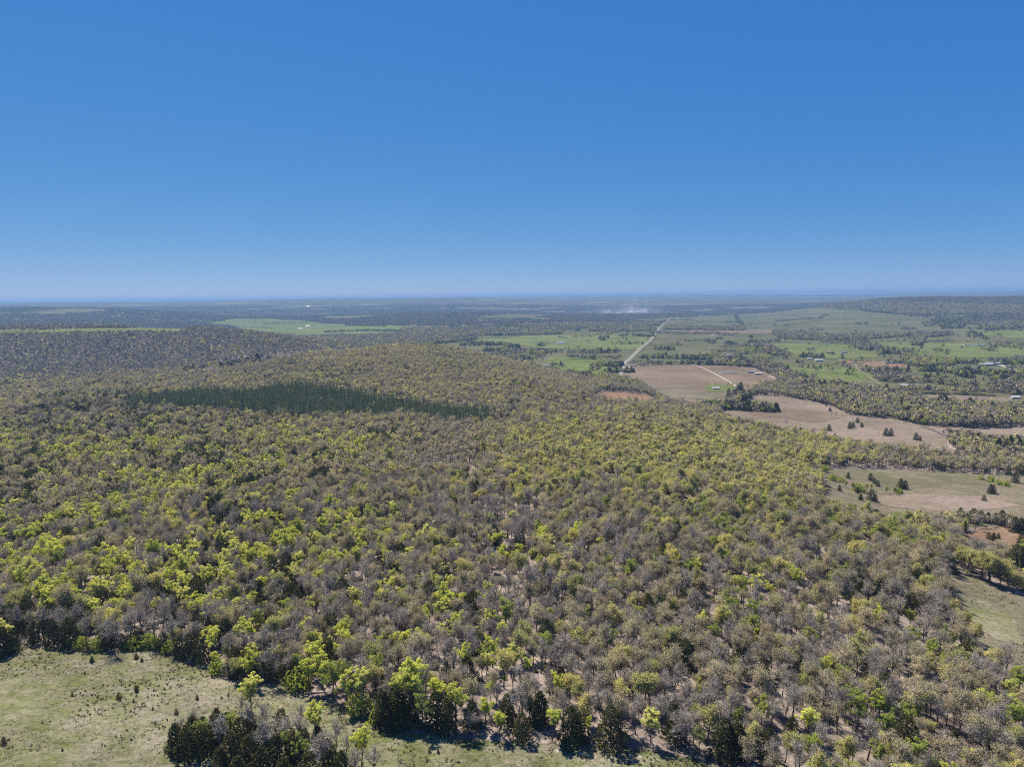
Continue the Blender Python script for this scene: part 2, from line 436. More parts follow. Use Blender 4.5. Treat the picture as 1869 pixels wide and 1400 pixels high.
# meadow at the right
rm = PX([(1738, 1046), (1775, 1050), (1830, 1072), (1869, 1092)]) 
field('meadow', None, M['pale_meadow'], world_pts=rm + [(262, 240), (262, 170), (205, 150)] + PX([(1869, 1290), (1820, 1236), (1780, 1180), (1742, 1128), (1732, 1085)]))
field('field', [(1755, 972), (1800, 964), (1869, 958), (1920, 966), (1920, 1020), (1850, 1022), (1790, 1018), (1750, 1000)], M['orange'])
field('field', [(1498, 856), (1540, 851), (1640, 856), (1720, 862), (1800, 866), (1869, 868), (1960, 874), (1960, 950), (1869, 956), (1760, 962), (1690, 964), (1620, 962), (1560, 950), (1500, 930), (1500, 905), (1500, 880)], M['pale_meadow'])
field('field', [(1307, 754), (1345, 738), (1379, 722), (1433, 724), (1480, 733), (1522, 743), (1545, 757), (1590, 762), (1622, 762), (1683, 776), (1773, 782), (1869, 779), (1940, 778), (1940, 818),
                (1869, 814), (1800, 807), (1748, 799), (1728, 803), (1742, 822), (1772, 842), (1730, 838), (1683, 828), (1610, 822), (1558, 815), (1504, 804), (1433, 792), (1335, 772)], M['pinkfield'])
field('field', [(1136, 682), (1150, 670), (1200, 667), (1257, 666), (1330, 668), (1372, 671), (1405, 684), (1424, 697), (1392, 706), (1370, 716), (1340, 728), (1310, 743), (1257, 742), (1215, 732), (1190, 717), (1176, 702), (1128, 692)], M['fallow'])
field('field', [(1078, 728), (1098, 714), (1131, 715), (1180, 720), (1204, 731), (1177, 742), (1117, 742)], M['orange'])
# the valley floor: pasture, woods and tree lines are set on it further down
VAL = PX([(975, 672), (930, 655), (880, 645), (820, 640), (735, 640), (640, 628), (560, 628), (730, 619), (800, 622), (870, 612), (940, 605), (1020, 596), (1120, 588), (1240, 580), (1330, 574), (1480, 572),
          (1560, 580), (1660, 588), (1760, 596), (1869, 606), (1990, 622), (1990, 740), (1869, 742), (1770, 738), (1700, 733), (1640, 718), (1560, 707), (1490, 700), (1450, 696), (1400, 672), (1330, 664), (1140, 666), (1120, 690), (1085, 712), (1060, 706), (1010, 695)], -60)
field('pasture', None, M['pasture'], world_pts=VAL)
field('pasture', [(385, 594), (430, 588), (500, 586), (600, 592), (740, 597), (735, 609), (640, 611), (560, 613), (505, 611), (450, 604)], M['lush'], -58)
field('pasture', [(-120, 600), (0, 603), (110, 601), (230, 599), (320, 598), (350, 602), (330, 608), (230, 608), (110, 610), (0, 612), (-120, 612)], M['lush'])
field('pasture', [(905, 584), (950, 577), (1035, 573), (1040, 577), (960, 583), (920, 587)], M['pasture'], -58)
field('clearing', [(332, 678), (380, 664), (430, 656), (530, 645), (562, 645), (535, 658), (485, 668), (430, 675), (372, 686), (336, 684)], M['clearing'])
field('clearing', [(122, 757), (150, 752), (160, 757), (145, 768), (128, 765)], M['pale_meadow'])
# coloured fields lying on the valley pasture
def onfield(pts, mat): return field('field', pts, mat, -60, 1.0, wood_free=False)
onfield([(1210, 606), (1290, 602), (1420, 604), (1410, 609), (1320, 611), (1215, 612)], M['fallow'])
onfield([(1528, 655), (1590, 656), (1655, 662), (1668, 668), (1600, 667), (1535, 660)], M['orange'])
onfield([(1640, 720), (1700, 721), (1800, 724), (1850, 727), (1840, 738), (1770, 736), (1700, 731)], M['pinkfield'])
onfield([(985, 655), (1060, 652), (1112, 660), (1100, 690), (1060, 700), (1015, 680)], M['lush'])
onfield([(870, 622), (960, 614), (1150, 612), (1195, 616), (1165, 640), (1040, 640), (960, 634)], M['lush'])
onfield([(1390, 627), (1560, 631), (1610, 645), (1600, 652), (1480, 655), (1420, 648)], M['lush'])
onfield([(1600, 625), (1869, 632), (1930, 650), (1700, 652), (1620, 640)], M['lush'])
onfield([(1800, 612), (1869, 614), (1930, 622), (1850, 624), (1790, 619)], M['lush'])
onfield([(1420, 668), (1540, 665), (1600, 690), (1560, 704), (1480, 694), (1440, 680)], M['lush'])
onfield([(1835, 664), (1869, 664), (1920, 670), (1869, 676), (1830, 670)], M['lush'])
onfield([(1130, 560 + 22), (1260, 579), (1330, 578), (1330, 588), (1240, 592), (1140, 590)], M['pasture'])
def patch(pts, mat, lf=1.0): return field('field', pts, mat, None, lf, wood_free=False)
patch([(1285, 706), (1300, 702), (1335, 704), (1345, 712), (1320, 716), (1290, 716)], M['lush'])
patch([(1180, 706), (1240, 708), (1290, 716), (1330, 720), (1300, 732), (1250, 728), (1200, 720)], M['pale_meadow'], .6)
patch([(1430, 745), (1500, 752), (1535, 764), (1480, 772), (1430, 764), (1380, 760), (1360, 752)], M['fallow'], .6)
patch([(1410, 700), (1424, 698), (1400, 708), (1384, 712)], M['lush'], .8)
patch([(1600, 905), (1700, 902), (1800, 908), (1869, 925), (1760, 935), (1650, 930), (1570, 915)], M['pinkfield'], .6)
patch([(1740, 1090), (1800, 1100), (1850, 1130), (1869, 1180), (1820, 1170), (1770, 1130)], M['meadow'], .6)
# roads and tracks
def road(name, pts, w, mat, plane=None, lift=2.0, jitter=0.0):
    P = [at(u, v) if plane is None else at_plane(u, v, plane) for u, v in pts]
    return sheet(name, ribbon_outline(P, w), mat, lift, jitter)
MAIN = [(1131, 693), (1132, 684), (1138, 672), (1141, 664), (1152, 654), (1163, 643), (1172, 636), (1186, 624), (1196, 612), (1206, 599), (1218, 586), (1227, 578)]
road('road_verge', MAIN, 16, M['verge'], -60, 2.0)
road('road', MAIN, 6.8, M['asphalt'], -60, 3.2)
road('gravel_track', [(1259, 666), (1276, 670), (1296, 679), (1315, 689), (1333, 699), (1343, 706)], 4.5, M['gravel'], None, 2)
road('gravel_track', [(1560, 658), (1566, 673), (1575, 682), (1587, 690), (1606, 703)], 6, M['verge'], -60, 2)
road('gravel_track', [(1825, 663), (1845, 672), (1869, 681), (1910, 694)], 9, M['gravel'], -60, 2)
road('gravel_track', [(1428, 752), (1433, 762), (1435, 772)], 3.5, M['clearing'], None, 2)
road('gravel_track', [(1680, 778), (1705, 787), (1724, 796)], 3.0, M['clearing'], None, 2)
road('gravel_track', [(513, 614), (515, 622), (516, 630)], 14, M['gravel'], -58, 3)
OPEN.append(ribbon_outline([at_plane(u, v, -58) for u, v in [(511, 610), (514, 622), (518, 640)]], 40))
OPEN.append(ribbon_outline([at_plane(u, v, -60) for u, v in MAIN], 30))
# ponds
def water_mat():
    m, n, l = new_mat('pond_water')
    b = n.new('ShaderNodeBsdfPrincipled'); b.inputs['Base Color'].default_value = (.30, .31, .29, 1); b.inputs['Roughness'].default_value = .12
    tc = n.new('ShaderNodeTexCoord'); bp = n.new('ShaderNodeBump'); bp.inputs['Strength'].default_value = .15
    l.new(noise_node(n, l, .8, 3, .6, tc.outputs['Object']), bp.inputs['Height']); l.new(bp.outputs[0], b.inputs['Normal'])
    o = n.new('ShaderNodeOutputMaterial'); l.new(b.outputs[0], o.inputs[0])
    return m
M['water'] = water_mat()
def pond(u0, u1, v, dv, seed, plane=-60, name='pond'):
    a, b = at_plane(u0, v, plane), at_plane(u1, v, plane); c = at_plane((u0 + u1) / 2, v + dv, plane); d = at_plane((u0 + u1) / 2, v - dv, plane)
    m_ = (a + b) / 2; rx = (b - a).length / 2; ry = (c.y - d.y); ry = abs(ry) / 2
    rr = random.Random(seed); ph = [rr.uniform(0, 6.28) for _ in range(3)]
    P = []
    for k in range(28):
        t = 6.28319 * k / 28; q = 1 + .14 * math.sin(2 * t + ph[0]) + .1 * math.sin(3 * t + ph[1]) + .05 * math.sin(5 * t + ph[2])
        P.append((m_.x + rx * q * math.cos(t), m_.y + ry * q * math.sin(t)))
    bank = [(m_.x + (x - m_.x) * 1.18, m_.y + (y - m_.y) * 1.22) for x, y in P]
    if name == 'pond': sheet('pond_bank', bank, M['gravel'], 2.0, 0.3)
    OPEN.append([(m_.x + (x - m_.x) * 1.5, m_.y + (y - m_.y) * 1.8) for x, y in P])
    return sheet(name, P, M['water'], 3.6, 0)
for k, (a, b, v, dv) in enumerate([(985, 1003, 657, 1.2), (993, 1001, 671, .8), (1016, 1032, 627, .8), (873, 902, 596.5, .9), (1316, 1344, 682, .8), (1612, 1640, 659, .9), (1772, 1802, 671, .8),
                                   (1150, 1161, 668, .8), (1127, 1137, 613, .7), (1394, 1416, 634.5, .6), (1756, 1812, 632.5, .6), (1172, 1190, 705, 0.6)]):
    pond(a, b, v, dv, k)
pond(1420, 1560, 539.6, .32, 40, 20, 'lake'); pond(1580, 1745, 537.6, .32, 41, 25, 'lake'); pond(1150, 1200, 546.5, .35, 42, -50, 'lake')

# ------------------------------------------------------------------ tree shapes
def rvec(r): 
    v = Vector((r.gauss(0, 1), r.gauss(0, 1), r.gauss(0, 1))); return v.normalized()
def broadleaf(seed, h, spread, fork, style, lod):
    """a spreading tree: (trunk builder, crown builder). style: grey/tan/olive/lime/fresh. lod 0 near, 1 mid"""
    r = random.Random(seed)
    tr, cr = MB(), MB()
    ns = 6 if lod == 0 else 3
    fz = h * fork
    lean = Vector((r.uniform(-.06, .06), r.uniform(-.06, .06), 0))
    base_r = h * .016 + .03
    pts = [Vector((0, 0, -.3))] + [Vector((r.uniform(-.08, .08), r.uniform(-.08, .08), 0)) + Vector((lean.x * h * t, lean.y * h * t, fz * t)) for t in (.15, .55, 1.0)]
    top = pts[-1]
    lead = top + Vector((r.uniform(-.5, .5), r.uniform(-.5, .5), h * .30))
    tip = Vector((top.x + r.uniform(-.7, .7), top.y + r.uniform(-.7, .7), h * .93))
    tr.tube(pts + [lead, tip], [base_r * 1.5, base_r * 1.05, base_r * .9, base_r * .8, base_r * .45, .03], ns, 0)
    nl = r.randint(6, 8) if lod == 0 else 5
    ends = []
    a0 = r.uniform(0, 6.28)
    for i in range(nl):
        a = a0 + i * 2.4 + r.uniform(-.35, .35)
        st = pts[-2].lerp(lead, r.uniform(.25, 1.0))
        rad_ = spread * r.uniform(.62, 1.0) * (1 if i % 3 else .55)
        hz = h * r.uniform(.60, .88) if i % 3 else h * r.uniform(.82, .97)
        e = Vector((top.x + math.cos(a) * rad_, top.y + math.sin(a) * rad_, hz))
        m1 = st.lerp(e, .4) + Vector((0, 0, -h * .03 + r.uniform(-.2, .2))); m2 = st.lerp(e, .75) + Vector((r.uniform(-.25, .25), r.uniform(-.25, .25), h * .03))
        tr.tube([st, m1, m2, e], [base_r * .55, base_r * .40, base_r * .26, .025], max(ns - 2, 3), 0)
        for base, q in ((m1, .7), (m2, 1.), (e, 1.), (m1.lerp(m2, .5), .8)):
            for k in range(2 if lod == 0 else 1):
                d = (rvec(r) + (e - st).normalized() * .5 + Vector((0, 0, .45))).normalized()
                p2 = base + d * spread * r.uniform(.22, .5) * q
                ends.append((base, p2))
    for k in range(4 if lod == 0 else 2):
        d = (rvec(r) + Vector((0, 0, .7))).normalized(); b0 = lead.lerp(tip, r.uniform(.2, .9))
        ends.append((b0, b0 + d * spread * r.uniform(.2, .4)))
    leafy = style in ('lime', 'fresh')
    cc = Vector((top.x, top.y, h * .62)); nb = .7 if lod == 0 else 1.3
    for b0, p2 in ends:
        cr.tube([b0, b0.lerp(p2, .55) + rvec(r) * .12, p2], [.045, .035, .015], 3, 0)
        nt = (4 if leafy else 9) if lod == 0 else (1 if leafy else 3)
        tw = .018 if lod == 0 else .045
        tips = []
        for k in range(nt):
            s0 = b0.lerp(p2, r.uniform(.3, 1)); d = (rvec(r) + (p2 - b0).normalized() * .7 + Vector((0, 0, .35))).normalized()
            e = s0 + d * r.uniform(.5, 1.15)
            cr.tube([s0, e], [tw, tw * .4], 3, 0); tips.append(e)
        if leafy:
            nlf, sz, cl = (54, .23, .70) if lod == 0 else (18, .44, .70)
            cen = p2 + Vector((0, 0, .1))
            for k in range(nlf):
                q = rvec(r) * cl * spread * .30 * (r.random() ** .4) * r.uniform(.8, 1.25); q.z *= .6
                nm = rvec(r) + ((cen + q - cc).normalized() + q.normalized() * .5) * nb + Vector((0, 0, .35))
                s_ = sz * r.uniform(.65, 1.35)
                cr.leaf(cen + q, nm.normalized(), rvec(r), s_ * .75, s_, 1)
        else:
            per, sz = {'grey': (1, .20), 'tan': (4, .23), 'olive': (6, .25)}[style]
            if lod == 1: per, sz = {'grey': (3, .38), 'tan': (5, .44), 'olive': (6, .48)}[style]
            for e in tips + [p2]:
                for k in range(per):
                    q = rvec(r) * r.uniform(.05, .5)
                    s_ = sz * r.uniform(.6, 1.4)
                    cr.leaf(e + q, (rvec(r) + (e + q - cc).normalized() * nb + Vector((0, 0, .2))).normalized(), rvec(r), s_ * .65, s_, 1)
    return tr, cr
def cedar(seed, h, w, lod):
    r = random.Random(seed); tr, cr = MB(), MB()
    tr.tube([Vector((0, 0, -.3)), Vector((0, 0, h * .4)), Vector((0, 0, h * .93))], [.17, .11, .02], 5 if lod == 0 else 3, 0)
    nt, per, sz = (120, 13, .42) if lod == 0 else (34, 7, .95)
    ph = r.uniform(0, 6.28); k1, k2 = r.choice((2, 3)), r.choice((3, 4, 5))
    bulge = r.uniform(.42, .66)
    for i in range(nt):
        t = (i + r.random()) / nt; t = t ** 1.25 * .985 + .012
        a = i * 2.39996 + r.uniform(-.3, .3)
        prof = (1 - t) ** bulge * (.80 + .20 * min(1, t / .12))
        prof *= 1 + .16 * math.sin(k1 * a + ph + 4 * t) + .10 * math.sin(k2 * a - 9 * t + ph)
        rr_ = w * .5 * prof * r.uniform(.72, 1.02)
        c = Vector((math.cos(a) * rr_, math.sin(a) * rr_, .05 + h * t))
        out = Vector((math.cos(a), math.sin(a), .55)).normalized()
        for k in range(per):
            q = rvec(r) * sz * .95 * r.random() ** .5
            d = (out + rvec(r) * .75).normalized()
            cr.leaf(c + q, (rvec(r) + out * (.6 if lod == 0 else 1.1)).normalized(), d, sz * r.uniform(.35, .6), sz * r.uniform(.8, 1.5), 1)
    for i in range(70 if lod == 0 else 16):
        t = .04 + .80 * ((i + .5) / (70 if lod == 0 else 16)) ; a = i * 2.39996
        q = w * .5 * (1 - t) ** bulge * .55
        out = Vector((math.cos(a), math.sin(a), .2)).normalized(); z_ = (.95 if lod == 0 else 1.7) * (1.1 - t)
        cr.leaf(Vector((math.cos(a) * q, math.sin(a) * q, h * t + .1)), (out + rvec(r) * .3).normalized(), Vector((0, 0, 1)), z_, z_ * 1.2, 1)
    for k in range(4 if lod == 0 else 2):
        cr.leaf(Vector((0, 0, h * .985)) + rvec(r) * .06, rvec(r), Vector((0, 0, 1)), .2, .7, 1)
    return tr, cr
def pine(seed, h, w, lod):
    r = random.Random(seed); tr, cr = MB(), MB()
    tr.tube([Vector((0, 0, -.3)), Vector((.1, 0, h * .5)), Vector((0, .05, h * .97))], [.2, .14, .02], 5 if lod == 0 else 3, 0)
    lv = 10 if lod == 0 else 7
    for i in range(lv):
        t = .22 + .76 * i / (lv - 1)
        n = 6 if lod == 0 else 4
        for k in range(n):
            a = k * 6.283 / n + i * 1.1 + r.uniform(-.35, .35)
            rr_ = w * .5 * (1.06 - t) ** .62 * r.uniform(.7, 1.1)
            o = Vector((math.cos(a), math.sin(a), 0)); b0 = Vector((0, 0, h * t)); e = b0 + o * rr_ + Vector((0, 0, rr_ * .25))
            cr.tube([b0, e], [.04, .012], 3, 0)
            m = 7 if lod == 0 else 4
            for q in range(m):
                p = b0.lerp(e, .35 + .68 * (q + r.random()) / m) + rvec(r) * .22
                s_ = (.5 if lod == 0 else .8) * r.uniform(.7, 1.3)
                cr.leaf(p, rvec(r), (o + Vector((0, 0, .8)) + rvec(r) * .5).normalized(), s_ * .6, s_ * 1.3, 1)
    return tr, cr
def shrub(seed, h, w, lod):
    r = random.Random(seed); tr, cr = MB(), MB()
    for k in range(5):
        a = k * 1.26 + r.uniform(-.3, .3); e = Vector((math.cos(a) * w * .32, math.sin(a) * w * .32, h * r.uniform(.6, .85)))
        tr.tube([Vector((0, 0, -.2)), e * .5 + Vector((0, 0, .1)), e], [.06, .04, .015], 3, 0)
    n, sz = (620, .30) if lod == 0 else (110, .7)
    for i in range(n):
        d = rvec(r); d.z = abs(d.z); q = r.random() ** .33
        lob = 1 + .2 * math.sin(3 * math.atan2(d.y, d.x) + seed)
        p = Vector((d.x * w * .5 * q * lob, d.y * w * .5 * q * lob, d.z * h * q + .1))
        s_ = sz * r.uniform(.6, 1.4)
        cr.leaf(p, (rvec(r) + d * .5).normalized(), rvec(r), s_ * .7, s_, 1)
    return tr, cr
def blob(seed, h, w, shape, n, sz, mb=None, off=(0, 0, 0), mat=0, limb_shade=None, share=0.0):
    """a distant tree: a loose heap of facets in the crown's shape"""
    r = random.Random(seed); cr = mb or MB(); off = Vector(off)
    for i in range(n):
        d = rvec(r)
        if shape == 'cone':
            t = r.random() ** 1.3; a = r.uniform(0, 6.28); q = w * .5 * (1 - t) ** .7
            p = Vector((math.cos(a) * q, math.sin(a) * q, h * (.05 + .92 * t)))
        else:
            d.z = abs(d.z) * 1.0 - .25; q = r.random() ** .45
            p = Vector((d.x * w * .5 * q, d.y * w * .5 * q, h * .55 + d.z * h * .42 * q))
        s_ = sz * r.uniform(.7, 1.3)
        cr.leaf(off + p, (rvec(r) * .9 + d * .8).normalized(), rvec(r), s_, s_ * 1.1, limb_shade if limb_shade is not None and r.random() < share else mat)
    return cr

KINDS = {   # kind: (leaf material, trunk mat, twig mat, builder)
 'grey': 'bud_grey', 'tan': 'bud_tan', 'olive': 'leaf_olive', 'lime': 'leaf_lime', 'fresh': 'leaf_fresh', 'cedar': 'cedar', 'pine': 'pine', 'shrub': 'leaf_fresh', 'pale': 'whiteleaf', 'thorn': 'bud_grey'}
PROTO = {}     # (kind, lod) -> list of (height, trunk mesh, crown mesh)
JOINED = {}    # (kind, lod) -> hidden collection of joined meshes for the woodland masses
def build_one(kind, seed, lod):
    r = random.Random(seed * 7 + 3)
    if kind in ('grey', 'tan', 'olive'):
        h = r.uniform(7.2, 9.8); return h, *broadleaf(seed, h, h * r.uniform(.21, .30), r.uniform(.30, .42), kind, lod)
    if kind == 'lime':
        h = r.uniform(7.0, 9.4); return h, *broadleaf(seed, h, h * r.uniform(.20, .28), r.uniform(.26, .36), 'lime', lod)
    if kind == 'fresh':
        h = r.uniform(7.0, 9.4); return h, *broadleaf(seed, h, h * r.uniform(.24, .32), r.uniform(.24, .34), 'fresh', lod)
    if kind == 'pale':
        h = r.uniform(6.0, 7.5); return h, *broadleaf(seed, h, h * r.uniform(.32, .40), r.uniform(.26, .36), 'lime', lod)
    if kind == 'cedar':
        h = r.uniform(5.5, 7.6); return h, *cedar(seed, h, h * r.uniform(.70, .95), lod)
    if kind == 'pine':
        h = r.uniform(11.5, 14); return h, *pine(seed, h, h * r.uniform(.36, .44), lod)
    if kind in ('shrub', 'thorn'):
        h = r.uniform(2.2, 3.2); return h, *shrub(seed, h, h * r.uniform(1.0, 1.4), lod)
def join(a, b):
    j = MB(); j.v = list(a.v); j.f = list(a.f); j.m = [0] * len(a.f)
    n = len(j.v); j.v += b.v; j.f += [tuple(i + n for i in f) for f in b.f]; j.m += [1 + m for m in b.m]
    return j
NV = {'grey': 6, 'tan': 5, 'olive': 4, 'lime': 6, 'fresh': 4, 'cedar': 5, 'pine': 3, 'shrub': 2, 'pale': 2, 'thorn': 2}
for ki, kind in enumerate(NV):
    for lod in (0, 1):
        L = []; col = bpy.data.collections.new('%s_shapes_%d' % (kind, lod))
        for v in range(NV[kind]):
            h, t, c = build_one(kind, 100 * ki + v + 1, lod)
            leafm = M[KINDS[kind]]
            L.append((h, t.mesh('trunk', [M['bark']]), c.mesh('crown', [M['twig'], leafm])))
            jm = join(t, c).mesh('%s_tree' % kind, [M['bark'], M['twig'], leafm])
            jo = bpy.data.objects.new('%s_shape_%02d' % (kind, v), jm); col.objects.link(jo)
        PROTO[kind, lod] = L; JOINED[kind, lod] = col
# distant tree heaps: leaf facets among bark-coloured ones, painting in limbs and crown self-shade
for kind in ('grey', 'tan', 'olive', 'lime', 'fresh', 'cedar', 'pine'):
    col = bpy.data.collections.new('%s_shapes_2' % kind)
    for v in range(4):
        sh = 'cone' if kind in ('cedar', 'pine') else 'dome'
        hh = {'cedar': 6.5, 'pine': 13}.get(kind, 9.5); ww = {'cedar': 5.0, 'pine': 4.4}.get(kind, 7.6)
        b = blob(900 + v, hh, ww, sh, 64, 1.35, limb_shade=1, share=0.0 if sh == 'cone' else {'lime': .2, 'fresh': .25}.get(kind, .38))
        jo = bpy.data.objects.new('%s_far_%02d' % (kind, v), b.mesh('far_tree', [M[KINDS[kind]], M['bark']])); col.objects.link(jo)
    JOINED[kind, 2] = col
col = bpy.data.collections.new('woodland_blocks')
for v in range(6):
    r = random.Random(300 + v); b = MB()
    for k in range(46):
        x, y = r.uniform(-30, 30), r.uniform(-30, 30)
        q = r.random(); mt = 0 if q < .42 else 1 if q < .60 else 2 if q < .70 else 3
        hh = r.uniform(7.5, 11) if mt != 3 else 7
        blob(k + 50 * v, hh, r.uniform(7, 10) if mt != 3 else 6, 'dome' if mt != 3 else 'cone', 22, 2.3, b, (x, y, 0), mt, 4, .6 if mt != 3 else 0.0)  # bark-coloured facets paint limbs and inner shade into the broadleaf crowns
    jo = bpy.data.objects.new('woodland_block_%02d' % v, b.mesh('woodland_block', [M['bud_grey'], M['bud_tan'], M['leaf_olive'], M['cedar'], M['bark']])); col.objects.link(jo)
JOINED['block', 0] = col

def scatter(name, pts, collection, label, cat, nvar):
    """one mass of uncountable things: shapes set on points by geometry nodes"""
    n = len(pts)
    me = bpy.data.meshes.new(name); me.vertices.add(n)
    P = np.asarray(pts)
    me.vertices.foreach_set('co', P[:, :3].astype(np.float32).ravel())
    for nm, c in (('turn', 3), ('size', 4)):
        at_ = me.attributes.new(nm, 'FLOAT', 'POINT'); at_.data.foreach_set('value', P[:, c].astype(np.float32))
    at_ = me.attributes.new('shape', 'INT', 'POINT'); at_.data.foreach_set('value', P[:, 5].astype(np.int32))
    o = link(name, me); tag(o, label, cat, None, 'stuff')
    g = bpy.data.node_groups.new(name + '_nodes', 'GeometryNodeTree')
    g.interface.new_socket('Geometry', in_out='INPUT', socket_type='NodeSocketGeometry'); g.interface.new_socket('Geometry', in_out='OUTPUT', socket_type='NodeSocketGeometry')
    N, L = g.nodes, g.links
    gi, go = N.new('NodeGroupInput'), N.new('NodeGroupOutput')
    ci = N.new('GeometryNodeCollectionInfo'); ci.inputs['Collection'].default_value = collection; ci.inputs['Separate Children'].default_value = True; ci.inputs['Reset Children'].default_value = True
    ip = N.new('GeometryNodeInstanceOnPoints'); ip.inputs['Pick Instance'].default_value = True
    def attr(nm, dt):
        a = N.new('GeometryNodeInputNamedAttribute'); a.data_type = dt; a.inputs['Name'].default_value = nm
        return a.outputs['Attribute']
    cx = N.new('ShaderNodeCombineXYZ'); L.new(attr('turn', 'FLOAT'), cx.inputs[2])
    L.new(gi.outputs[0], ip.inputs['Points']); L.new(ci.outputs[0], ip.inputs['Instance'])
    L.new(attr('shape', 'INT'), ip.inputs['Instance Index']); L.new(cx.outputs[0], ip.inputs['Rotation'])
    sc = N.new('ShaderNodeCombineXYZ'); sa = attr('size', 'FLOAT')
    for i in range(3): L.new(sa, sc.inputs[i])
    L.new(sc.outputs[0], ip.inputs['Scale'])
    L.new(ip.outputs[0], go.inputs[0])
    md = o.modifiers.new('scatter', 'NODES'); md.node_group = g
    return o

# ------------------------------------------------------------------ single trees
NAMES = {'grey': 'bare_oak_tree', 'tan': 'catkin_oak_tree', 'olive': 'leafing_oak_tree', 'lime': 'lime_green_tree', 'fresh': 'leafy_tree', 'cedar': 'cedar_tree', 'pine': 'pine_tree', 'shrub': 'shrub', 'pale': 'blossoming_tree', 'thorn': 'bare_shrub'}
CAT = {k: ('shrub' if 'shrub' in v else 'tree') for k, v in NAMES.items()}
def tree(kind, x, y, label, group=None, h=None, lod=0, var=None, rz=None, sc=None):
    L = PROTO[kind, lod]; v = random.randrange(len(L)) if var is None else var % len(L)
    ph, tm, cm = L[v]
    s_ = sc if sc else (h / ph if h else random.uniform(.76, 1.2))
    e = empty(NAMES[kind], (x, y, float(zf(x, y))), random.uniform(0, 6.28) if rz is None else rz, s_)
    tag(e, label, CAT[kind], group)
    link('trunk', tm, e); link('crown', cm, e)
    return e
TAKEN = []     # (x, y, radius) spots that the random woodland keeps clear of
def ptree(kind, u, v, hpx, label, group=None, var=None):
    """tree whose foot is at photo pixel (u, v) and which stands about hpx pixels tall"""
    if v > 1330 and u > 780: v -= 11
    p = at(u, v); d = (p - Vector((0, 0, CAMZ))).length
    dep = math.hypot(p.x, p.y) / d
    h = hpx * d / (F * max(dep, .5)) * .86
    TAKEN.append((p.x, p.y, h * .22 + 1.0))
    return tree(kind, p.x, p.y, label, group, h, 0 if d < 600 or kind == 'cedar' else 1, var)

# --- trees one can point at: meadow edge, cedar thicket, field cedars
EDGE = 'trees along the near meadow edge'
for u, v, hp in [(701, 1322, 62), (728, 1326, 70), (748, 1324, 60), (797, 1340, 66), (816, 1346, 58), (862, 1340, 52), (926, 1322, 55), (953, 1364, 52), (985, 1322, 60), (1043, 1368, 66),
                 (1058, 1364, 50), (1115, 1374, 74), (1231, 1362, 66), (1322, 1398, 72), (1345, 1394, 60), (1402, 1402, 58), (430, 1232, 52), (455, 1238, 60), (487, 1240, 55), (520, 1238, 50),
                 (372, 1208, 52), (347, 1203, 48), (196, 1184, 44), (128, 1180, 52), (98, 1178, 46), (64, 1175, 40), (256, 1180, 34), (300, 1188, 38), (330, 1198, 36), (225, 1186, 30)]:
    ptree('cedar', u, v, hp * .9, 'dark cedar standing at the woodland edge along the near meadow', EDGE)
for u, v, hp in [(832, 1340, 76), (911, 1358, 44), (886, 1340, 52), (1188, 1366, 56), (758, 1302, 92), (735, 1300, 70), (664, 1294, 66), (640, 1296, 64), (565, 1262, 56), (590, 1258, 62), (1075, 1352, 30)]:
    ptree('lime', u, v, hp, 'bright lime green young-leaved tree at the edge of the near meadow', EDGE)
for u, v, hp in [(242, 1184, 22), (272, 1182, 24), (312, 1192, 22), (288, 1184, 20), (180, 1186, 22), (150, 1184, 20), (398, 1228, 24), (545, 1258, 36), (608, 1276, 62), (655, 1300, 32), (628, 1262, 50), (690, 1318, 26)]:
    ptree('fresh' if hp > 40 else 'shrub', u, v, hp, 'rounded leafy bush between the cedars at the near meadow edge', EDGE)
for u, v, hp in [(160, 1180, 50), (205, 1182, 56), (235, 1178, 48), (285, 1180, 54), (320, 1190, 58), (262, 1168, 56), (300, 1166, 60), (312, 1150, 58), (270, 1148, 54), (245, 1160, 50), (338, 1172, 56), (120, 1168, 56), (80, 1166, 50), (150, 1162, 54), (30, 1166, 50), (1160, 1352, 52), (1010, 1352, 48), (1265, 1372, 56)]:
    ptree('grey', u, v, hp, 'grey leafless oak at the woodland edge along the near meadow', EDGE)
ptree('thorn', 420, 1234, 26, 'russet bare shrub at the foot of the cedars by the meadow', None)
ptree('thorn', 482, 1240, 28, 'greyish purple bare shrub beside dark cedars by the meadow', None)
ptree('cedar', 8, 1196, 44, 'broad dark cedar alone at the upper corner of the near meadow', None)
ptree('cedar', 24, 1190, 34, 'smaller dark cedar beside the broad one at the meadow corner', None)
# thicket in the meadow
TH = 'thicket standing in the near meadow'
for u, v, hp in [(322, 1372, 52), (343, 1386, 58), (371, 1382, 60), (394, 1366, 62), (397, 1338, 48), (352, 1352, 46), (372, 1346, 40), (424, 1402, 66), (456, 1404, 64), (508, 1402, 62), (514, 1344, 52), (440, 1362, 55), (478, 1372, 52),
                 (538, 1392, 60), (556, 1372, 44), (600, 1398, 52), (580, 1362, 40), (415, 1342, 44), (460, 1342, 46), (340, 1366, 44), (625, 1418, 50), (480, 1422, 60), (565, 1425, 56), (405, 1422, 60), (436, 1440, 60), (520, 1440, 60)]:
    ptree('cedar', u, v, hp * .82, 'dark cedar in the thicket standing out in the near meadow', TH)
for u, v, hp in [(440, 1312, 36), (488, 1342, 50), (548, 1336, 42), (333, 1348, 34), (352, 1338, 34), (356, 1340, 30), (492, 1392, 66), (545, 1362, 50), (612, 1374, 50), (452, 1352, 56), (632, 1392, 40), (404, 1380, 60), (525, 1370, 60), (590, 1420, 66), (650, 1425, 50), (680, 1420, 50)]:
    ptree('grey', u, v, hp, 'thin bare grey tree among the cedars of the meadow thicket', TH)
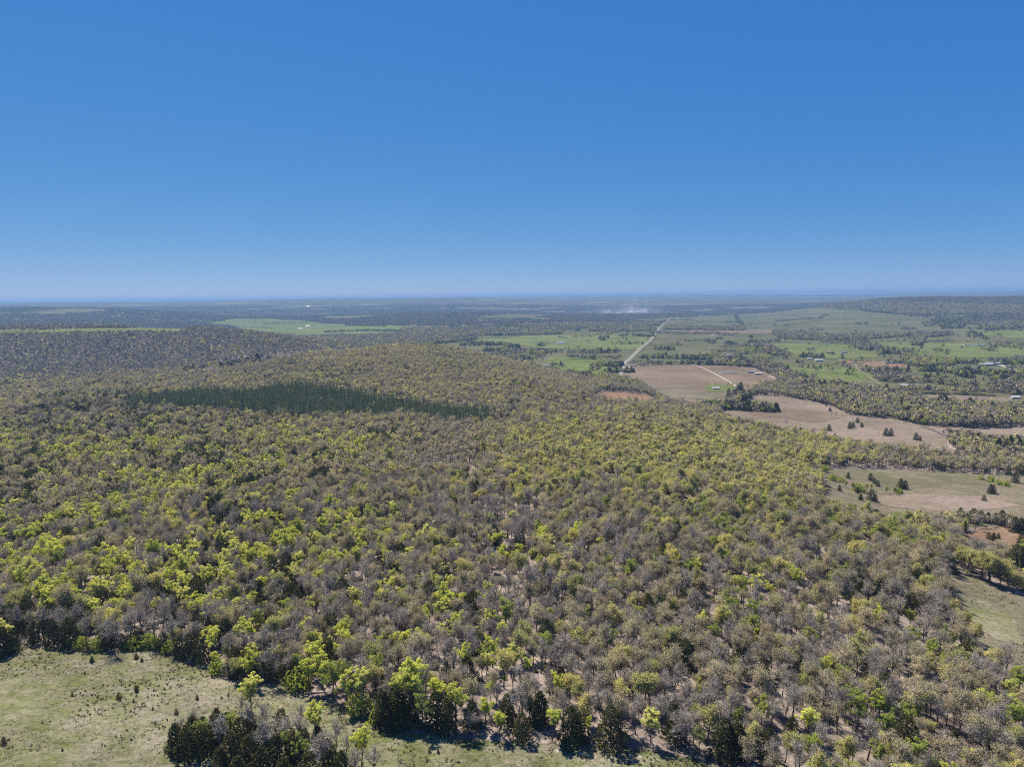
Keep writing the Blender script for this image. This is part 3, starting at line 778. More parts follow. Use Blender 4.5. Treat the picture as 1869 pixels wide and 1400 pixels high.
ptree('lime', 460, 1310, 66, 'bright green tree at the head of the cedar thicket in the near meadow', None, 0)
ptree('lime', 581, 1350, 62, 'slender pale green tree rising from the cedar thicket in the meadow', None, 2)
ptree('lime', 660, 1402, 62, 'bushy yellow green tree at the lower end of the meadow thicket', None, 3)
for u, v, hp in [(424, 1352, 42), (368, 1360, 36), (545, 1400, 46), (520, 1388, 44), (478, 1340, 30)]:
    ptree('fresh', u, v, hp, 'small fresh green tree squeezed between cedars of the meadow thicket', TH)
# saplings in the meadow
for u, v, hp in [(168, 1210, 14), (249, 1204, 14), (259, 1209, 10), (217, 1277, 16), (250, 1264, 14), (360, 1278, 12), (322, 1305, 13), (7, 1360, 16), (784, 1386, 10), (800, 1387, 9), (155, 1232, 7), (132, 1272, 9), (405, 1277, 7),
                 (417, 1272, 8), (114, 1372, 7), (279, 1297, 8), (300, 1260, 6), (247, 1258, 8)]:
    ptree('cedar', u, v, hp * .72, 'small dark cedar sapling in the near meadow grass', 'cedar saplings in the meadow')
# cedars in the dry fields of the valley
for u, v, hp in [(1513, 787, 13), (1551, 783, 13), (1557, 781, 11), (1565, 772, 10), (1573, 780, 9), (1617, 796, 15), (1626, 796, 14), (1672, 804, 14), (1679, 805, 9), (1515, 751, 8), (1508, 742, 5)]:
    ptree('cedar', u, v, hp, 'dark round-topped cedar standing alone in the pinkish dry field', 'cedars in the pinkish field')
for u, v, hp in [(1518, 762, 10), (1526, 763, 11), (1537, 764, 8), (1540, 764, 7), (1606, 764, 10), (1612, 765, 10)]:
    ptree('fresh', u, v, hp, 'low green bush on the margin of the pinkish dry field', 'bushes by the pinkish field')
for u, v, hp in [(1548, 874, 12), (1589, 878, 14), (1596, 884, 12), (1602, 889, 12), (1644, 893, 19), (1652, 893, 16), (1571, 914, 12), (1590, 916, 22), (1597, 916, 14), (1808, 902, 17), (1813, 901, 14), (1796, 915, 11), (1840, 868, 16), (1853, 882, 19), (1565, 901, 12), (1532, 897, 12)]:
    ptree('cedar', u, v, hp, 'dark cedar standing alone in the pale grassy field', 'cedars in the pale field')
for u, v, hp in [(1506, 862, 14), (1514, 862, 12), (1520, 878, 14), (1535, 880, 12), (1545, 892, 14), (1556, 896, 16), (1568, 898, 18), (1580, 898, 16), (1590, 897, 14), (1618, 902, 14), (1632, 904, 14), (1640, 902, 12), (1758, 866, 8), (1775, 871, 9), (1790, 876, 9), (1808, 880, 11), (1822, 885, 11), (1836, 888, 10)]:
    ptree(random.choice(['olive', 'shrub', 'fresh']), u, v, hp, 'pale green leafing tree or bush at the edge of the pale grassy field', 'bushes by the pale field')
RB = 'cedars by the bare orange patch'
for u, v, hp in [(1690, 958, 18), (1704, 965, 18), (1753, 946, 18), (1776, 956, 26), (1790, 954, 20), (1803, 955, 18), (1816, 956, 18), (1828, 960, 26), (1852, 972, 26), (1863, 972, 24), (1813, 988, 14), (1804, 985, 12), (1822, 984, 10), (1765, 950, 12),
                 (1674, 1012, 22), (1694, 1024, 24), (1710, 1028, 24), (1722, 1022, 20), (1852, 1055, 52), (1866, 1062, 56), (1866, 1004, 30)]:
    ptree('cedar', u, v, hp, 'dark cedar near the bare orange patch beside the right-hand meadow', RB)
for u, v, hp in [(1758, 1044, 38), (1772, 1052, 44), (1790, 1060, 50), (1808, 1068, 48), (1826, 1072, 44), (1840, 1070, 40)]:
    ptree('olive', u, v, hp, 'olive leafing tree in the clump at the head of the right-hand meadow', 'clump by the right-hand meadow')
ptree('grey', 1712, 1062, 44, 'bare dead-looking grey tree with spreading limbs beside the right-hand meadow', None, 1)
# farmstead trees
FT = 'trees around the valley farmstead'
for u, v, hp in [(1330, 726, 18), (1340, 728, 18), (1347, 722, 20), (1356, 727, 18), (1367, 728, 18), (1352, 712, 16), (1343, 731, 15), (1360, 732, 15), (1379, 714, 13), (1386, 717, 12)]:
    ptree('cedar', u, v, hp, 'tall dark evergreen in the grove beside the valley farm shed', FT)
for u, v, hp in [(1328, 708, 13), (1336, 708, 12), (1345, 708, 11), (1388, 704, 12), (1396, 704, 11), (1365, 712, 12), (1384, 702, 10)]:
    ptree('fresh', u, v, hp, 'round green shade tree by the valley farm shed and track', FT)
for u, v, hp in [(1407, 720, 15), (1414, 720, 14), (1420, 718, 13)]:
    ptree('fresh', u, v, hp, 'green tree at the head of the wood behind the farm grove', FT)

# ------------------------------------------------------------------ farm buildings
M['white_wall'] = simple_mat('white_siding', (.33, .33, .315), (.42, .42, .405), .6, .6)
M['tan_wall'] = simple_mat('tan_siding', (.38, .33, .27), (.46, .41, .34), .6, .7)
M['red_wall'] = simple_mat('rust_red_siding', (.28, .12, .08), (.36, .17, .12), .6, .7)
M['metal_roof'] = simple_mat('bright_metal_roof', (.34, .355, .37), (.43, .445, .46), .3, .4, .5)
M['grey_roof'] = simple_mat('grey_shingle_roof', (.16, .16, .165), (.24, .235, .23), .8, .85)
M['brown_roof'] = simple_mat('brown_shingle_roof', (.20, .15, .12), (.28, .22, .18), .8, .85)
M['dark'] = simple_mat('dark_doorway', (.03, .03, .032), (.05, .05, .052), 1, .4)
M['glass'] = simple_mat('window_glass', (.05, .06, .07), (.08, .09, .10), 1, .1, .6)
def building(name, u, v, wpx, ratio, wall, roof, label, cat, yaw=0.1, h=None, doors=1, windows=3, plane=-60, group=None):
    p = at_plane(u, v, plane) if plane is not None else at(u, v)
    dist = math.hypot(p.x, p.y)
    w = wpx * dist / F; d = w * ratio; h = h or min(4.5, max(2.8, w * .22)); rh = d * .24
    e = empty(name, (p.x, p.y, float(zf(p.x, p.y))), yaw); tag(e, label, cat, group)
    TAKEN.append((p.x, p.y, w * .7))
    b = MB(); b.box((-w / 2, -d / 2, -.5), (w / 2, d / 2, h))
    n = len(b.v); b.v += [Vector((-w / 2, -d / 2, h)), Vector((-w / 2, d / 2, h)), Vector((-w / 2, 0, h + rh)), Vector((w / 2, -d / 2, h)), Vector((w / 2, d / 2, h)), Vector((w / 2, 0, h + rh))]
    b.f += [(n, n + 2, n + 1), (n + 3, n + 4, n + 5)]; b.m += [0, 0]
    link('wall', b.mesh('wall', [M[wall]]), e)
    b = MB(); ov = .5; sl = rh / (d / 2)
    for sg in (-1, 1):
        y0, z0 = sg * (d / 2 + ov), h - ov * sl + .05
        n = len(b.v); b.v += [Vector((-w / 2 - ov, y0, z0)), Vector((w / 2 + ov, y0, z0)), Vector((w / 2 + ov, 0, h + rh + .05)), Vector((-w / 2 - ov, 0, h + rh + .05))]
        b.v += [q + Vector((0, 0, .16)) for q in b.v[n:n + 4]]
        for q in ((0, 1, 2, 3), (4, 5, 6, 7), (0, 1, 5, 4), (1, 2, 6, 5), (0, 3, 7, 4)): b.f.append(tuple(n + i for i in q)); b.m.append(0)
    link('roof', b.mesh('roof', [M[roof]]), e)
    for k in range(doors):
        x = -w / 2 + w * (k + .7) / (doors + .6); b = MB(); dw = min(1.6, w * .1); b.box((x - dw / 2, -d / 2 - .06, 0), (x + dw / 2, -d / 2 + .1, min(2.2, h - .4))); link('door', b.mesh('door', [M['dark']]), e)
    for k in range(windows):
        x = -w / 2 + w * (k + .5) / windows + w * .04
        b = MB(); b.box((x - .7, -d / 2 - .05, 1.1), (x + .7, -d / 2 + .1, min(2.2, h - .3))); link('window', b.mesh('window', [M['glass']]), e)
    return e
building('shed', 1306, 711, 13, .5, 'white_wall', 'metal_roof', 'pale metal shed on a green patch beside the brown field', 'shed', .05, plane=None)
building('barn', 1371, 681, 13, .35, 'tan_wall', 'grey_roof', 'long grey-roofed barn joined end to end with the white farmhouse', 'barn', -.25, plane=None)
building('farmhouse', 1384, 684, 12, .45, 'white_wall', 'metal_roof', 'white farmhouse at the wood margin of the brown field', 'house', -.1, plane=None)
building('cottage', 1341, 713, 6, .8, 'white_wall', 'grey_roof', 'small white cottage hidden among the dark farm grove', 'house', .3, plane=None)
for u, v, w, rt, wl_, rf, lb, nm in [
    (1320, 626, 8, .5, 'tan_wall', 'grey_roof', 'grey-roofed tan house in mid pasture left of a paler house', 'house'), (1352, 627, 8, .5, 'white_wall', 'brown_roof', 'low white house with brown roof in the mid valley pasture', 'house'),
    (1369, 623, 9, .4, 'tan_wall', 'metal_roof', 'long metal-roofed house by bare trees in mid valley', 'house'), (1301, 613, 6, .6, 'white_wall', 'metal_roof', 'small white house on the edge of the far fallow strip', 'house'),
    (1311, 647, 6, .6, 'white_wall', 'metal_roof', 'small white house with metal roof behind the long hedge', 'house'), (1323, 647, 6, .6, 'white_wall', 'grey_roof', 'small white house with grey roof behind the long hedge', 'house'), (1331, 649, 7, .5, 'white_wall', 'metal_roof', 'white shed nearest the hedge below two small houses', 'shed'),
    (1357, 646, 10, .5, 'tan_wall', 'grey_roof', 'tan house under bare trees behind the long hedge', 'house'), (1494, 658, 13, .5, 'white_wall', 'metal_roof', 'blue-white metal-roofed house before a dark cedar grove', 'house'), (1478, 655, 7, .6, 'white_wall', 'metal_roof', 'small white outbuilding inside the dark cedar grove', 'shed'),
    (1513, 646, 11, .5, 'red_wall', 'brown_roof', 'dark reddish barn up the slope behind the cedar grove', 'barn'), (1540, 646, 11, .4, 'white_wall', 'grey_roof', 'long white house in green pasture near bare woods', 'house'),
    (1604, 676, 22, .25, 'white_wall', 'metal_roof', 'long white building behind the dark cedar row', 'barn'), (1800, 664, 30, .18, 'white_wall', 'metal_roof', 'very long low white poultry house beside gravel lane', 'barn'), (1812, 662, 22, .2, 'tan_wall', 'metal_roof', 'second long low building behind the poultry house', 'barn'),
    (1648, 706, 12, .5, 'white_wall', 'metal_roof', 'white house with metal roof between bare woods and hedge', 'house'), (1667, 705, 11, .5, 'white_wall', 'grey_roof', 'white house with grey roof between bare woods and hedge', 'house'), (1852, 727, 13, .6, 'white_wall', 'metal_roof', 'bright white barn at the end of the pink field', 'barn'),
    (898, 649, 9, .4, 'red_wall', 'metal_roof', 'reddish barn with bright roof below the wooded hill flank', 'barn'), (1380, 596, 6, .6, 'white_wall', 'metal_roof', 'tiny white house in far pasture beyond the woods', 'house'), (1236, 581, 6, .6, 'white_wall', 'metal_roof', 'tiny white house beside the far end of the road', 'house'),
    (548, 603, 8, .35, 'white_wall', 'metal_roof', 'long white shed in the far green pasture', 'barn'), (562, 598, 8, .35, 'red_wall', 'metal_roof', 'orange-walled shed with bright roof in the far green pasture', 'barn'), (530, 616, 7, .4, 'white_wall', 'metal_roof', 'bright white barn near the pale road cut', 'barn'),
    (1093, 563, 5, .5, 'white_wall', 'metal_roof', 'tiny white building left of the rising smoke', 'house'), (563, 570, 5, .5, 'white_wall', 'metal_roof', 'tiny white building on the wooded plain behind the far pasture', 'house'), (255, 585, 6, .5, 'white_wall', 'metal_roof', 'tiny white building beyond the ridge-top field', 'house')]:
    building(nm, u, v, w, rt, wl_, rf, lb, nm, random.uniform(-.25, .25), windows=2)
building('house', 696, 641, 9, .5, 'white_wall', 'metal_roof', 'white house on the wooded hill crest', 'house', .1, plane=None, windows=2)

# ------------------------------------------------------------------ woods and tree lines on the valley floor
WOODS = []   # (outline, kinds, spacing)
def wood_line(pts, w, kinds, plane=-60, sp=7.0, plane_none=False):
    P = [at(u, v) if plane_none else at_plane(u, v, plane) for u, v in pts]
    WOODS.append((ribbon_outline(P, w), kinds, sp))
def wood_poly(pts, kinds, plane=-60, sp=7.0, plane_none=False):
    WOODS.append((PX(pts, None if plane_none else plane), kinds, sp))
DK = dict(cedar=.6, fresh=.2, grey=.2); MX = dict(grey=.34, tan=.28, olive=.2, fresh=.08, cedar=.1); GR = dict(olive=.4, fresh=.3, tan=.2, cedar=.1); BR = dict(grey=.55, tan=.35, cedar=.1)
wood_line([(1166, 654), (1200, 654), (1238, 655)], 16, DK); wood_line([(1242, 655), (1300, 656)], 16, DK); wood_line([(1315, 656), (1376, 656)], 20, MX)
wood_line([(1275, 666), (1362, 668), (1401, 673)], 26, DK); wood_poly([(1360, 664), (1401, 667), (1435, 678), (1458, 693), (1450, 702), (1420, 690), (1385, 676)], BR)
for a in ((1170, 664), (1195, 664), (1203, 664), (1219, 664), (1245, 664), (1255, 663), (1262, 665)): wood_line([(a[0] - 4, a[1] + 1), (a[0] + 5, a[1] + 1)], 14, DK, sp=6)
wood_line([(1213, 611), (1272, 611), (1315, 610)], 22, BR); wood_poly([(1212, 597), (1311, 597), (1362, 599), (1358, 604), (1300, 604), (1212, 603)], MX); wood_poly([(1075, 599), (1196, 598), (1190, 606), (1075, 606)], MX)
wood_line([(1130, 615), (1145, 615)], 30, DK); wood_line([(1158, 615), (1190, 617)], 30, DK); wood_line([(1080, 643), (1101, 643)], 18, DK); wood_line([(1105, 643), (1128, 643)], 18, DK)
wood_line([(1113, 668), (1132, 670)], 45, DK); wood_line([(1113, 678), (1131, 681)], 40, DK); wood_line([(1138, 680), (1157, 680)], 22, DK, sp=6)
wood_poly([(1080, 704), (1100, 688), (1118, 690), (1140, 700), (1172, 708), (1170, 716), (1130, 713), (1100, 714)], GR)
wood_line([(1280, 747), (1345, 748), (1421, 752)], 22, DK, plane_none=True, sp=6); wood_line([(1290, 744), (1350, 744), (1415, 748)], 16, GR, plane_none=True, sp=6)
wood_poly([(1404, 710), (1430, 702), (1450, 696), (1558, 707), (1630, 718), (1701, 733), (1869, 743), (1990, 750), (1990, 780), (1869, 777), (1773, 780), (1690, 775), (1622, 760), (1590, 760), (1548, 754), (1522, 741), (1480, 731), (1433, 722)], dict(olive=.3, tan=.28, grey=.22, fresh=.1, cedar=.1), -58)
wood_poly([(1728, 802), (1748, 800), (1800, 808), (1869, 814), (1960, 818), (1960, 856), (1869, 848), (1785, 838), (1745, 824), (1732, 812)], MX, -55)
wood_line([(1297, 645), (1368, 647)], 22, MX); wood_line([(1385, 630), (1400, 638), (1413, 647)], 40, BR)
wood_poly([(1408, 607), (1450, 608), (1508, 613), (1560, 613), (1665, 610), (1665, 617), (1600, 620), (1508, 622), (1420, 618)], MX); wood_line([(1494, 627), (1565, 629)], 24, BR); wood_poly([(1566, 629), (1600, 631), (1612, 638), (1590, 643), (1566, 640)], BR)
wood_poly([(1670, 611), (1735, 612), (1742, 618), (1700, 620), (1672, 617)], BR); wood_poly([(1696, 592), (1730, 588), (1766, 593), (1760, 602), (1720, 602)], DK, sp=11); wood_poly([(1760, 586), (1790, 586), (1790, 593), (1765, 594)], DK, sp=10)
wood_poly([(1788, 602), (1830, 600), (1835, 608), (1800, 610)], DK, sp=12); wood_poly([(1840, 596), (1900, 594), (1900, 606), (1850, 606)], DK, sp=10)
wood_poly([(1648, 654), (1700, 653), (1745, 656), (1742, 664), (1690, 668), (1655, 664)], GR); wood_line([(1740, 660), (1800, 661), (1869, 660), (1940, 662)], 22, DK)
wood_line([(1576, 678), (1620, 679), (1658, 680)], 22, DK); wood_line([(1668, 678), (1676, 678)], 16, DK); wood_line([(1683, 678), (1730, 680), (1773, 682), (1869, 689), (1940, 694)], 18, DK, sp=6)
wood_poly([(1590, 688), (1610, 682), (1640, 688), (1652, 696), (1630, 700), (1606, 698)], BR); wood_line([(1650, 698), (1700, 698), (1740, 702), (1787, 706)], 26, MX); wood_line([(1683, 692), (1712, 693)], 20, DK)
wood_line([(1640, 716), (1690, 716), (1731, 719)], 30, MX, sp=6); wood_line([(1738, 718), (1800, 720), (1815, 722)], 30, MX, sp=6); wood_poly([(1802, 708), (1840, 700), (1900, 704), (1900, 722), (1850, 722), (1812, 716)], BR); wood_line([(1818, 690), (1840, 696), (1869, 702)], 22, DK); wood_line([(1806, 702), (1836, 703)], 18, DK)
wood_poly([(1480, 574), (1558, 572), (1650, 576), (1800, 578), (1960, 580), (1960, 590), (1800, 588), (1650, 586), (1560, 580)], MX, sp=9); wood_line([(1415, 589), (1504, 587)], 30, MX)
wood_poly([(945, 596), (1050, 592), (1200, 590), (1205, 595), (1100, 600), (1030, 605), (950, 602)], MX, sp=8); wood_poly([(733, 603), (865, 603), (932, 604), (1025, 604), (1025, 612), (930, 613), (865, 614), (800, 619), (740, 614)], MX, sp=8)
wood_poly([(560, 615), (640, 613), (740, 615), (800, 622), (790, 632), (700, 634), (600, 632), (560, 628)], MX, sp=8); wood_line([(852, 629), (918, 631), (945, 636)], 26, DK); wood_line([(826, 643), (882, 646)], 22, DK); wood_line([(882, 640), (932, 640)], 24, DK)
wood_line([(790, 630), (830, 625), (870, 618)], 26, DK); wood_line([(945, 642), (1028, 644)], 26, BR); wood_line([(1034, 645), (1127, 645)], 12, DK, sp=6); wood_line([(952, 656), (975, 657)], 34, DK); wood_line([(1041, 652), (1101, 660)], 9, DK, sp=8)
wood_line([(1006, 672), (1016, 672)], 22, BR); wood_line([(1022, 671), (1030, 671)], 22, BR); wood_line([(1041, 694), (1048, 694)], 14, BR); wood_line([(1054, 694), (1080, 693)], 20, BR)
wood_line([(1230, 577), (1242, 570), (1254, 564)], 16, DK); wood_line([(1343, 575), (1347, 585), (1353, 593)], 20, DK); wood_line([(1600, 636), (1690, 646)], 12, BR, sp=14); wood_line([(1640, 621), (1740, 630)], 12, BR, sp=12); wood_line([(1770, 615), (1800, 625)], 14, DK, sp=11)
wood_line([(1130, 594), (1215, 590)], 20, DK); wood_line([(1460, 651), (1500, 653)], 45, DK); wood_line([(1476, 643), (1485, 644)], 26, BR)
wood_line([(1545, 574), (1580, 582), (1640, 586)], 26, DK); wood_line([(1280, 597), (1420, 592)], 12, BR, sp=14)
_g = np.random.default_rng(77)
for k in range(150):          # small copses and stretches of hedge
    u, v = _g.uniform(840, 1900), 578 + _g.random() ** 1.3 * 118
    c = at_plane(u, v, -60); kd = (DK, BR, MX, DK, GR)[k % 5]
    if not inside(VAL, np.array([c.x]), np.array([c.y]))[0]: continue
    if k % 3:
        L2, an = _g.uniform(30, 150), _g.choice([.05, .12, 1.45, -.1]) + _g.normal(0, .08)
        dx, dy = math.cos(an) * L2 / 2, math.sin(an) * L2 / 2
        WOODS.append((ribbon_outline([(c.x - dx, c.y - dy), (c.x + _g.normal(0, 4), c.y + _g.normal(0, 4)), (c.x + dx, c.y + dy)], _g.uniform(10, 20)), kd, 7.0))
    else:
        ra, rb = _g.uniform(12, 42), _g.uniform(12, 30)
        WOODS.append(([(c.x + math.cos(t) * ra * _g.uniform(.75, 1.2), c.y + math.sin(t) * rb * _g.uniform(.75, 1.2)) for t in np.arange(0, 6.2, .52)], kd, 7.5))
wood_poly([(345, 680), (430, 662), (540, 648), (545, 652), (485, 664), (430, 671), (372, 683)], dict(grey=.6, cedar=.2, olive=.2), sp=17, plane_none=True)
wood_line([(430, 668), (470, 662)], 16, DK, plane_none=True, sp=8)
wood_line([(590, 606), (660, 604), (742, 605)], 20, DK, -58); wood_line([(478, 594), (560, 591)], 16, DK, -58, 12); wood_line([(630, 597), (705, 598)], 18, DK, -58); wood_line([(430, 600), (500, 602)], 14, BR, -58, 14)
# loose trees dotted over the pasture
LOOSE = [(u, v) for u, v in zip(rng.uniform(1000, 1900, 900), 582 + rng.random(900) ** 1.2 * 115)]

# ------------------------------------------------------------------ the woodland
PLANT = PX([(228, 752), (245, 742), (365, 724), (464, 728), (500, 716), (564, 714), (620, 724), (690, 738), (766, 750), (905, 766), (902, 778), (799, 779), (733, 768), (620, 768), (497, 769), (398, 758), (298, 753)])
GAPS = [PX(p) for p in ([(340, 1062), (372, 1050), (380, 1062), (350, 1076)], [(1205, 1012), (1245, 1002), (1260, 1010), (1220, 1022)], [(1480, 992), (1510, 985), (1520, 1004), (1495, 1010)])]
def grid_points(sp, y0, y1, smax=.95):
    out = []
    rows = np.arange(y0, y1, sp * .87)
    for k, yy in enumerate(rows):
        xm = min(smax * yy + 30, 3500 if yy < 4000 else 9000)
        xs = np.arange(-xm, xm, sp) + (k % 2) * sp * .5
        out.append(np.stack([xs, np.full_like(xs, yy)], 1))
    P = np.concatenate(out)
    return P + rng.uniform(-.52, .52, P.shape) * sp
def is_open(P):
    o = np.zeros(len(P), bool)
    for Q in OPEN:
        a = np.array(Q); lo, hi = a.min(0), a.max(0)
        k = np.nonzero((P[:, 0] >= lo[0]) & (P[:, 0] <= hi[0]) & (P[:, 1] >= lo[1]) & (P[:, 1] <= hi[1]))[0]
        if len(k): o[k] |= inside(Q, P[k, 0], P[k, 1])
    return o
def sst(a, b, t): t = np.clip((t - a) / (b - a), 0, 1); return t * t * (3 - 2 * t)
def box_w(u, v, u0, u1, v0, v1, fu=90, fv=45):
    return sst(u0 - fu, u0 + fu, u) * (1 - sst(u1 - fu, u1 + fu, u)) * sst(v0 - fv, v0 + fv, v) * (1 - sst(v1 - fv, v1 + fv, v))
ORD = ['grey', 'tan', 'olive', 'lime', 'fresh', 'cedar', 'pine']
def kinds_for(x, y):
    """which kind grows where, from what the photograph shows of each stretch of woodland"""
    u, v, _ = project(x, y, zf(x, y) + 4)
    n1, n2, n3 = .45 * vnoise(x, y, 40, 1) + .55 * vnoise(x, y, 11, 11), .5 * vnoise(x, y, 26, 2) + .5 * vnoise(x, y, 9, 12), vnoise(x, y, 70, 3)
    W = np.zeros((len(x), 7)); W[:] = (.50, .34, .055, .03, .025, .045, 0)
    n4 = vnoise(x, y, 110, 4); W[:, 0] *= .45 + 1.1 * n4; W[:, 1] *= .45 + 1.1 * (1 - n4); W[:, 2] += .08 * sst(.55, .8, n3)
    left = box_w(u, v, -400, 640, 790, 1300, 160)
    W[:, 3] += left * 1.9 * sst(.40, .60, n1); W[:, 4] += left * .05 * sst(.45, .7, n1); W[:, 5] += left * .95 * sst(.46, .66, n2) * (.4 + n3); W[:, 2] += left * .05
    cen = box_w(u, v, 640, 1050, 1020, 1400); W[:, 3] += cen * 1.2 * sst(.46, .62, n1); W[:, 5] += cen * .16 * sst(.55, .72, n2)
    br = box_w(u, v, 1050, 2200, 1080, 1800); W[:, 4] += br * .30 * sst(.56, .72, n1); W[:, 2] += br * .10; W[:, 0] += br * .2; W[:, 3] += br * .08 * sst(.5, .7, n3)
    rmid = box_w(u, v, 1200, 1740, 900, 1040); W[:, 4] += rmid * .55 * sst(.46, .64, n1); W[:, 5] += rmid * .22 * sst(.52, .7, n2); W[:, 2] += rmid * .22
    yel = box_w(u, v, 930, 1560, 775, 900); W[:, 2] += yel * 1.1; W[:, 3] += yel * .35 * sst(.42, .66, n1); W[:, 0] *= 1 - .6 * yel
    hill = box_w(u, v, 330, 1040, 620, 765); W[:, 1] += hill * .25; W[:, 2] += hill * .28 * (.3 + n3)
    dk = box_w(u, v, -200, 300, 705, 790); W[:, 5] += dk * 1.3 * sst(.34, .56, n3); W[:, 2] += dk * .15
    lf = box_w(u, v, 150, 640, 755, 815); W[:, 3] += lf * .5 * sst(.45, .66, n1)
    W[:, 5] += .55 * box_w(u, v, -200, 1000, 640, 860) * sst(.62, .74, n3) * sst(.40, .6, n2)
    rid = box_w(u, v, -400, 540, 560, 690, 60, 12); W[:, 2] *= 1 - .75 * rid; W[:, 3] *= 1 - .8 * rid; W[:, 0] += .35 * rid; W[:, 5] += .10 * rid
    W[:, 5] += .30 * box_w(u, v, 1170, 1460, 760, 800, 40, 16)
    W /= W.sum(1, keepdims=True)
    return (np.cumsum(W, 1) > rng.random((len(x), 1))).argmax(1)
def keep_clear(P):
    k = np.ones(len(P), bool)
    for x, y, r_ in TAKEN:
        k &= (P[:, 0] - x) ** 2 + (P[:, 1] - y) ** 2 > r_ * r_
    return k
def in_any(polys, P):
    o = np.zeros(len(P), bool)
    for Q in polys: o |= inside(Q, P[:, 0], P[:, 1])
    return o

trees = []     # rows: x, y, kind index
P = grid_points(4.05, 92, 1380)
P = P[~is_open(P)]
P = P[~inside(PLANT, P[:, 0], P[:, 1])]; P = P[~in_any(GAPS, P)]
P = P[keep_clear(P)]
thin = vnoise(P[:, 0], P[:, 1], 26, 9); pu = project(P[:, 0], P[:, 1], zf(P[:, 0], P[:, 1]))[0]; P = P[~((thin > .70) & (rng.random(len(P)) < .5 * sst(450, 900, pu)))]
trees.append(np.column_stack([P, kinds_for(P[:, 0], P[:, 1])]))
P = grid_points(4.1, 600, 1050); P = P[inside(PLANT, P[:, 0], P[:, 1])]
trees.append(np.column_stack([P, np.where(rng.random(len(P)) < .955, 6, rng.choice([0, 1, 3, 5], len(P)))]))
P = grid_points(7.6, 1380, 3300)
P = P[~is_open(P)]
kk = kinds_for(P[:, 0], P[:, 1]); trees.append(np.column_stack([P, kk]))
for poly, kinds, sp in WOODS:
    a = np.array(poly); lo, hi = a.min(0), a.max(0)
    xs, ys = np.meshgrid(np.arange(lo[0], hi[0] + sp, sp), np.arange(lo[1], hi[1] + sp, sp))
    Q = np.stack([xs.ravel(), ys.ravel()], 1) + rng.uniform(-.45, .45, (xs.size, 2)) * sp
    Q = Q[inside(poly, Q[:, 0], Q[:, 1])]
    if len(Q): Q = Q[keep_clear(Q)]
    if not len(Q): continue
    ks = list(kinds); pr = np.array([kinds[q] for q in ks]); pr = pr / pr.sum()
    kq = np.array([ORD.index(q) for q in rng.choice(ks, len(Q), p=pr)]); trees.append(np.column_stack([Q, kq, np.where(kq == 5, 1.5, 1.25)]))
L_ = np.array([at_plane(u, v, -60)[:2] for u, v in LOOSE])
k = inside(VAL, L_[:, 0], L_[:, 1]) & (vnoise(L_[:, 0], L_[:, 1] * 1.5, 160, 61) > .5) & ~in_any([OPEN[-1]], L_)
trees.append(np.column_stack([L_[k], rng.choice([0, 1, 4, 5, 5], k.sum()), np.full(k.sum(), 1.35)]))
T = np.concatenate([t if t.shape[1] == 4 else np.column_stack([t, np.ones(len(t))]) for t in trees])
tz = zf(T[:, 0], T[:, 1]); tr_ = np.hypot(T[:, 0], T[:, 1])
tu, tv, td = project(T[:, 0], T[:, 1], tz + 5)
tk = T[:, 2].astype(int)
inframe = (tu > -20) & (tu < IMW + 20) & (tv > 500) & (tv < IMH + 30)
meadow_edge = np.array([p for p in near])
def edge_dist(x, y): return float(np.min(np.hypot(meadow_edge[:, 0] - x, meadow_edge[:, 1] - y)))
LAB = {
 'grey': ('bare grey oak in tight bud inside the woodland above the near meadow', 'bare grey oak in bud just behind the near meadow edge'),
 'tan': ('tan oak hung with catkins inside the woodland above the near meadow', 'tan oak hung with catkins just behind the near meadow edge'),
 'olive': ('olive oak with small opening leaves inside the woodland above the meadow', 'olive oak with opening leaves just behind the near meadow edge'),
 'lime': ('lime green tree in young leaf among the grey oaks of the woodland', 'lime green tree in young leaf just behind the near meadow edge'),
 'fresh': ('fresh mid green leafy tree among the grey oaks of the woodland', 'fresh mid green leafy tree just behind the near meadow edge'),
 'cedar': ('dark green cedar under the taller oaks inside the woodland', 'dark green cedar under the oaks just behind the near meadow edge'),
 'pine': ('tall blue green pine in the dense plantation block on the hillside',) * 2}
QUOTA = {'grey': 270, 'tan': 270, 'olive': 180, 'lime': 260, 'fresh': 150, 'cedar': 200, 'pine': 220}
SHORT = {'grey': 'bare grey oak in tight bud', 'tan': 'tan oak hung with catkins', 'olive': 'olive oak with opening leaves', 'lime': 'lime green young-leaved tree', 'fresh': 'fresh mid green leafy tree', 'cedar': 'dark green cedar'}
rmead = np.array(smooth_poly(OPEN[1]))
single = np.zeros(len(T), bool)
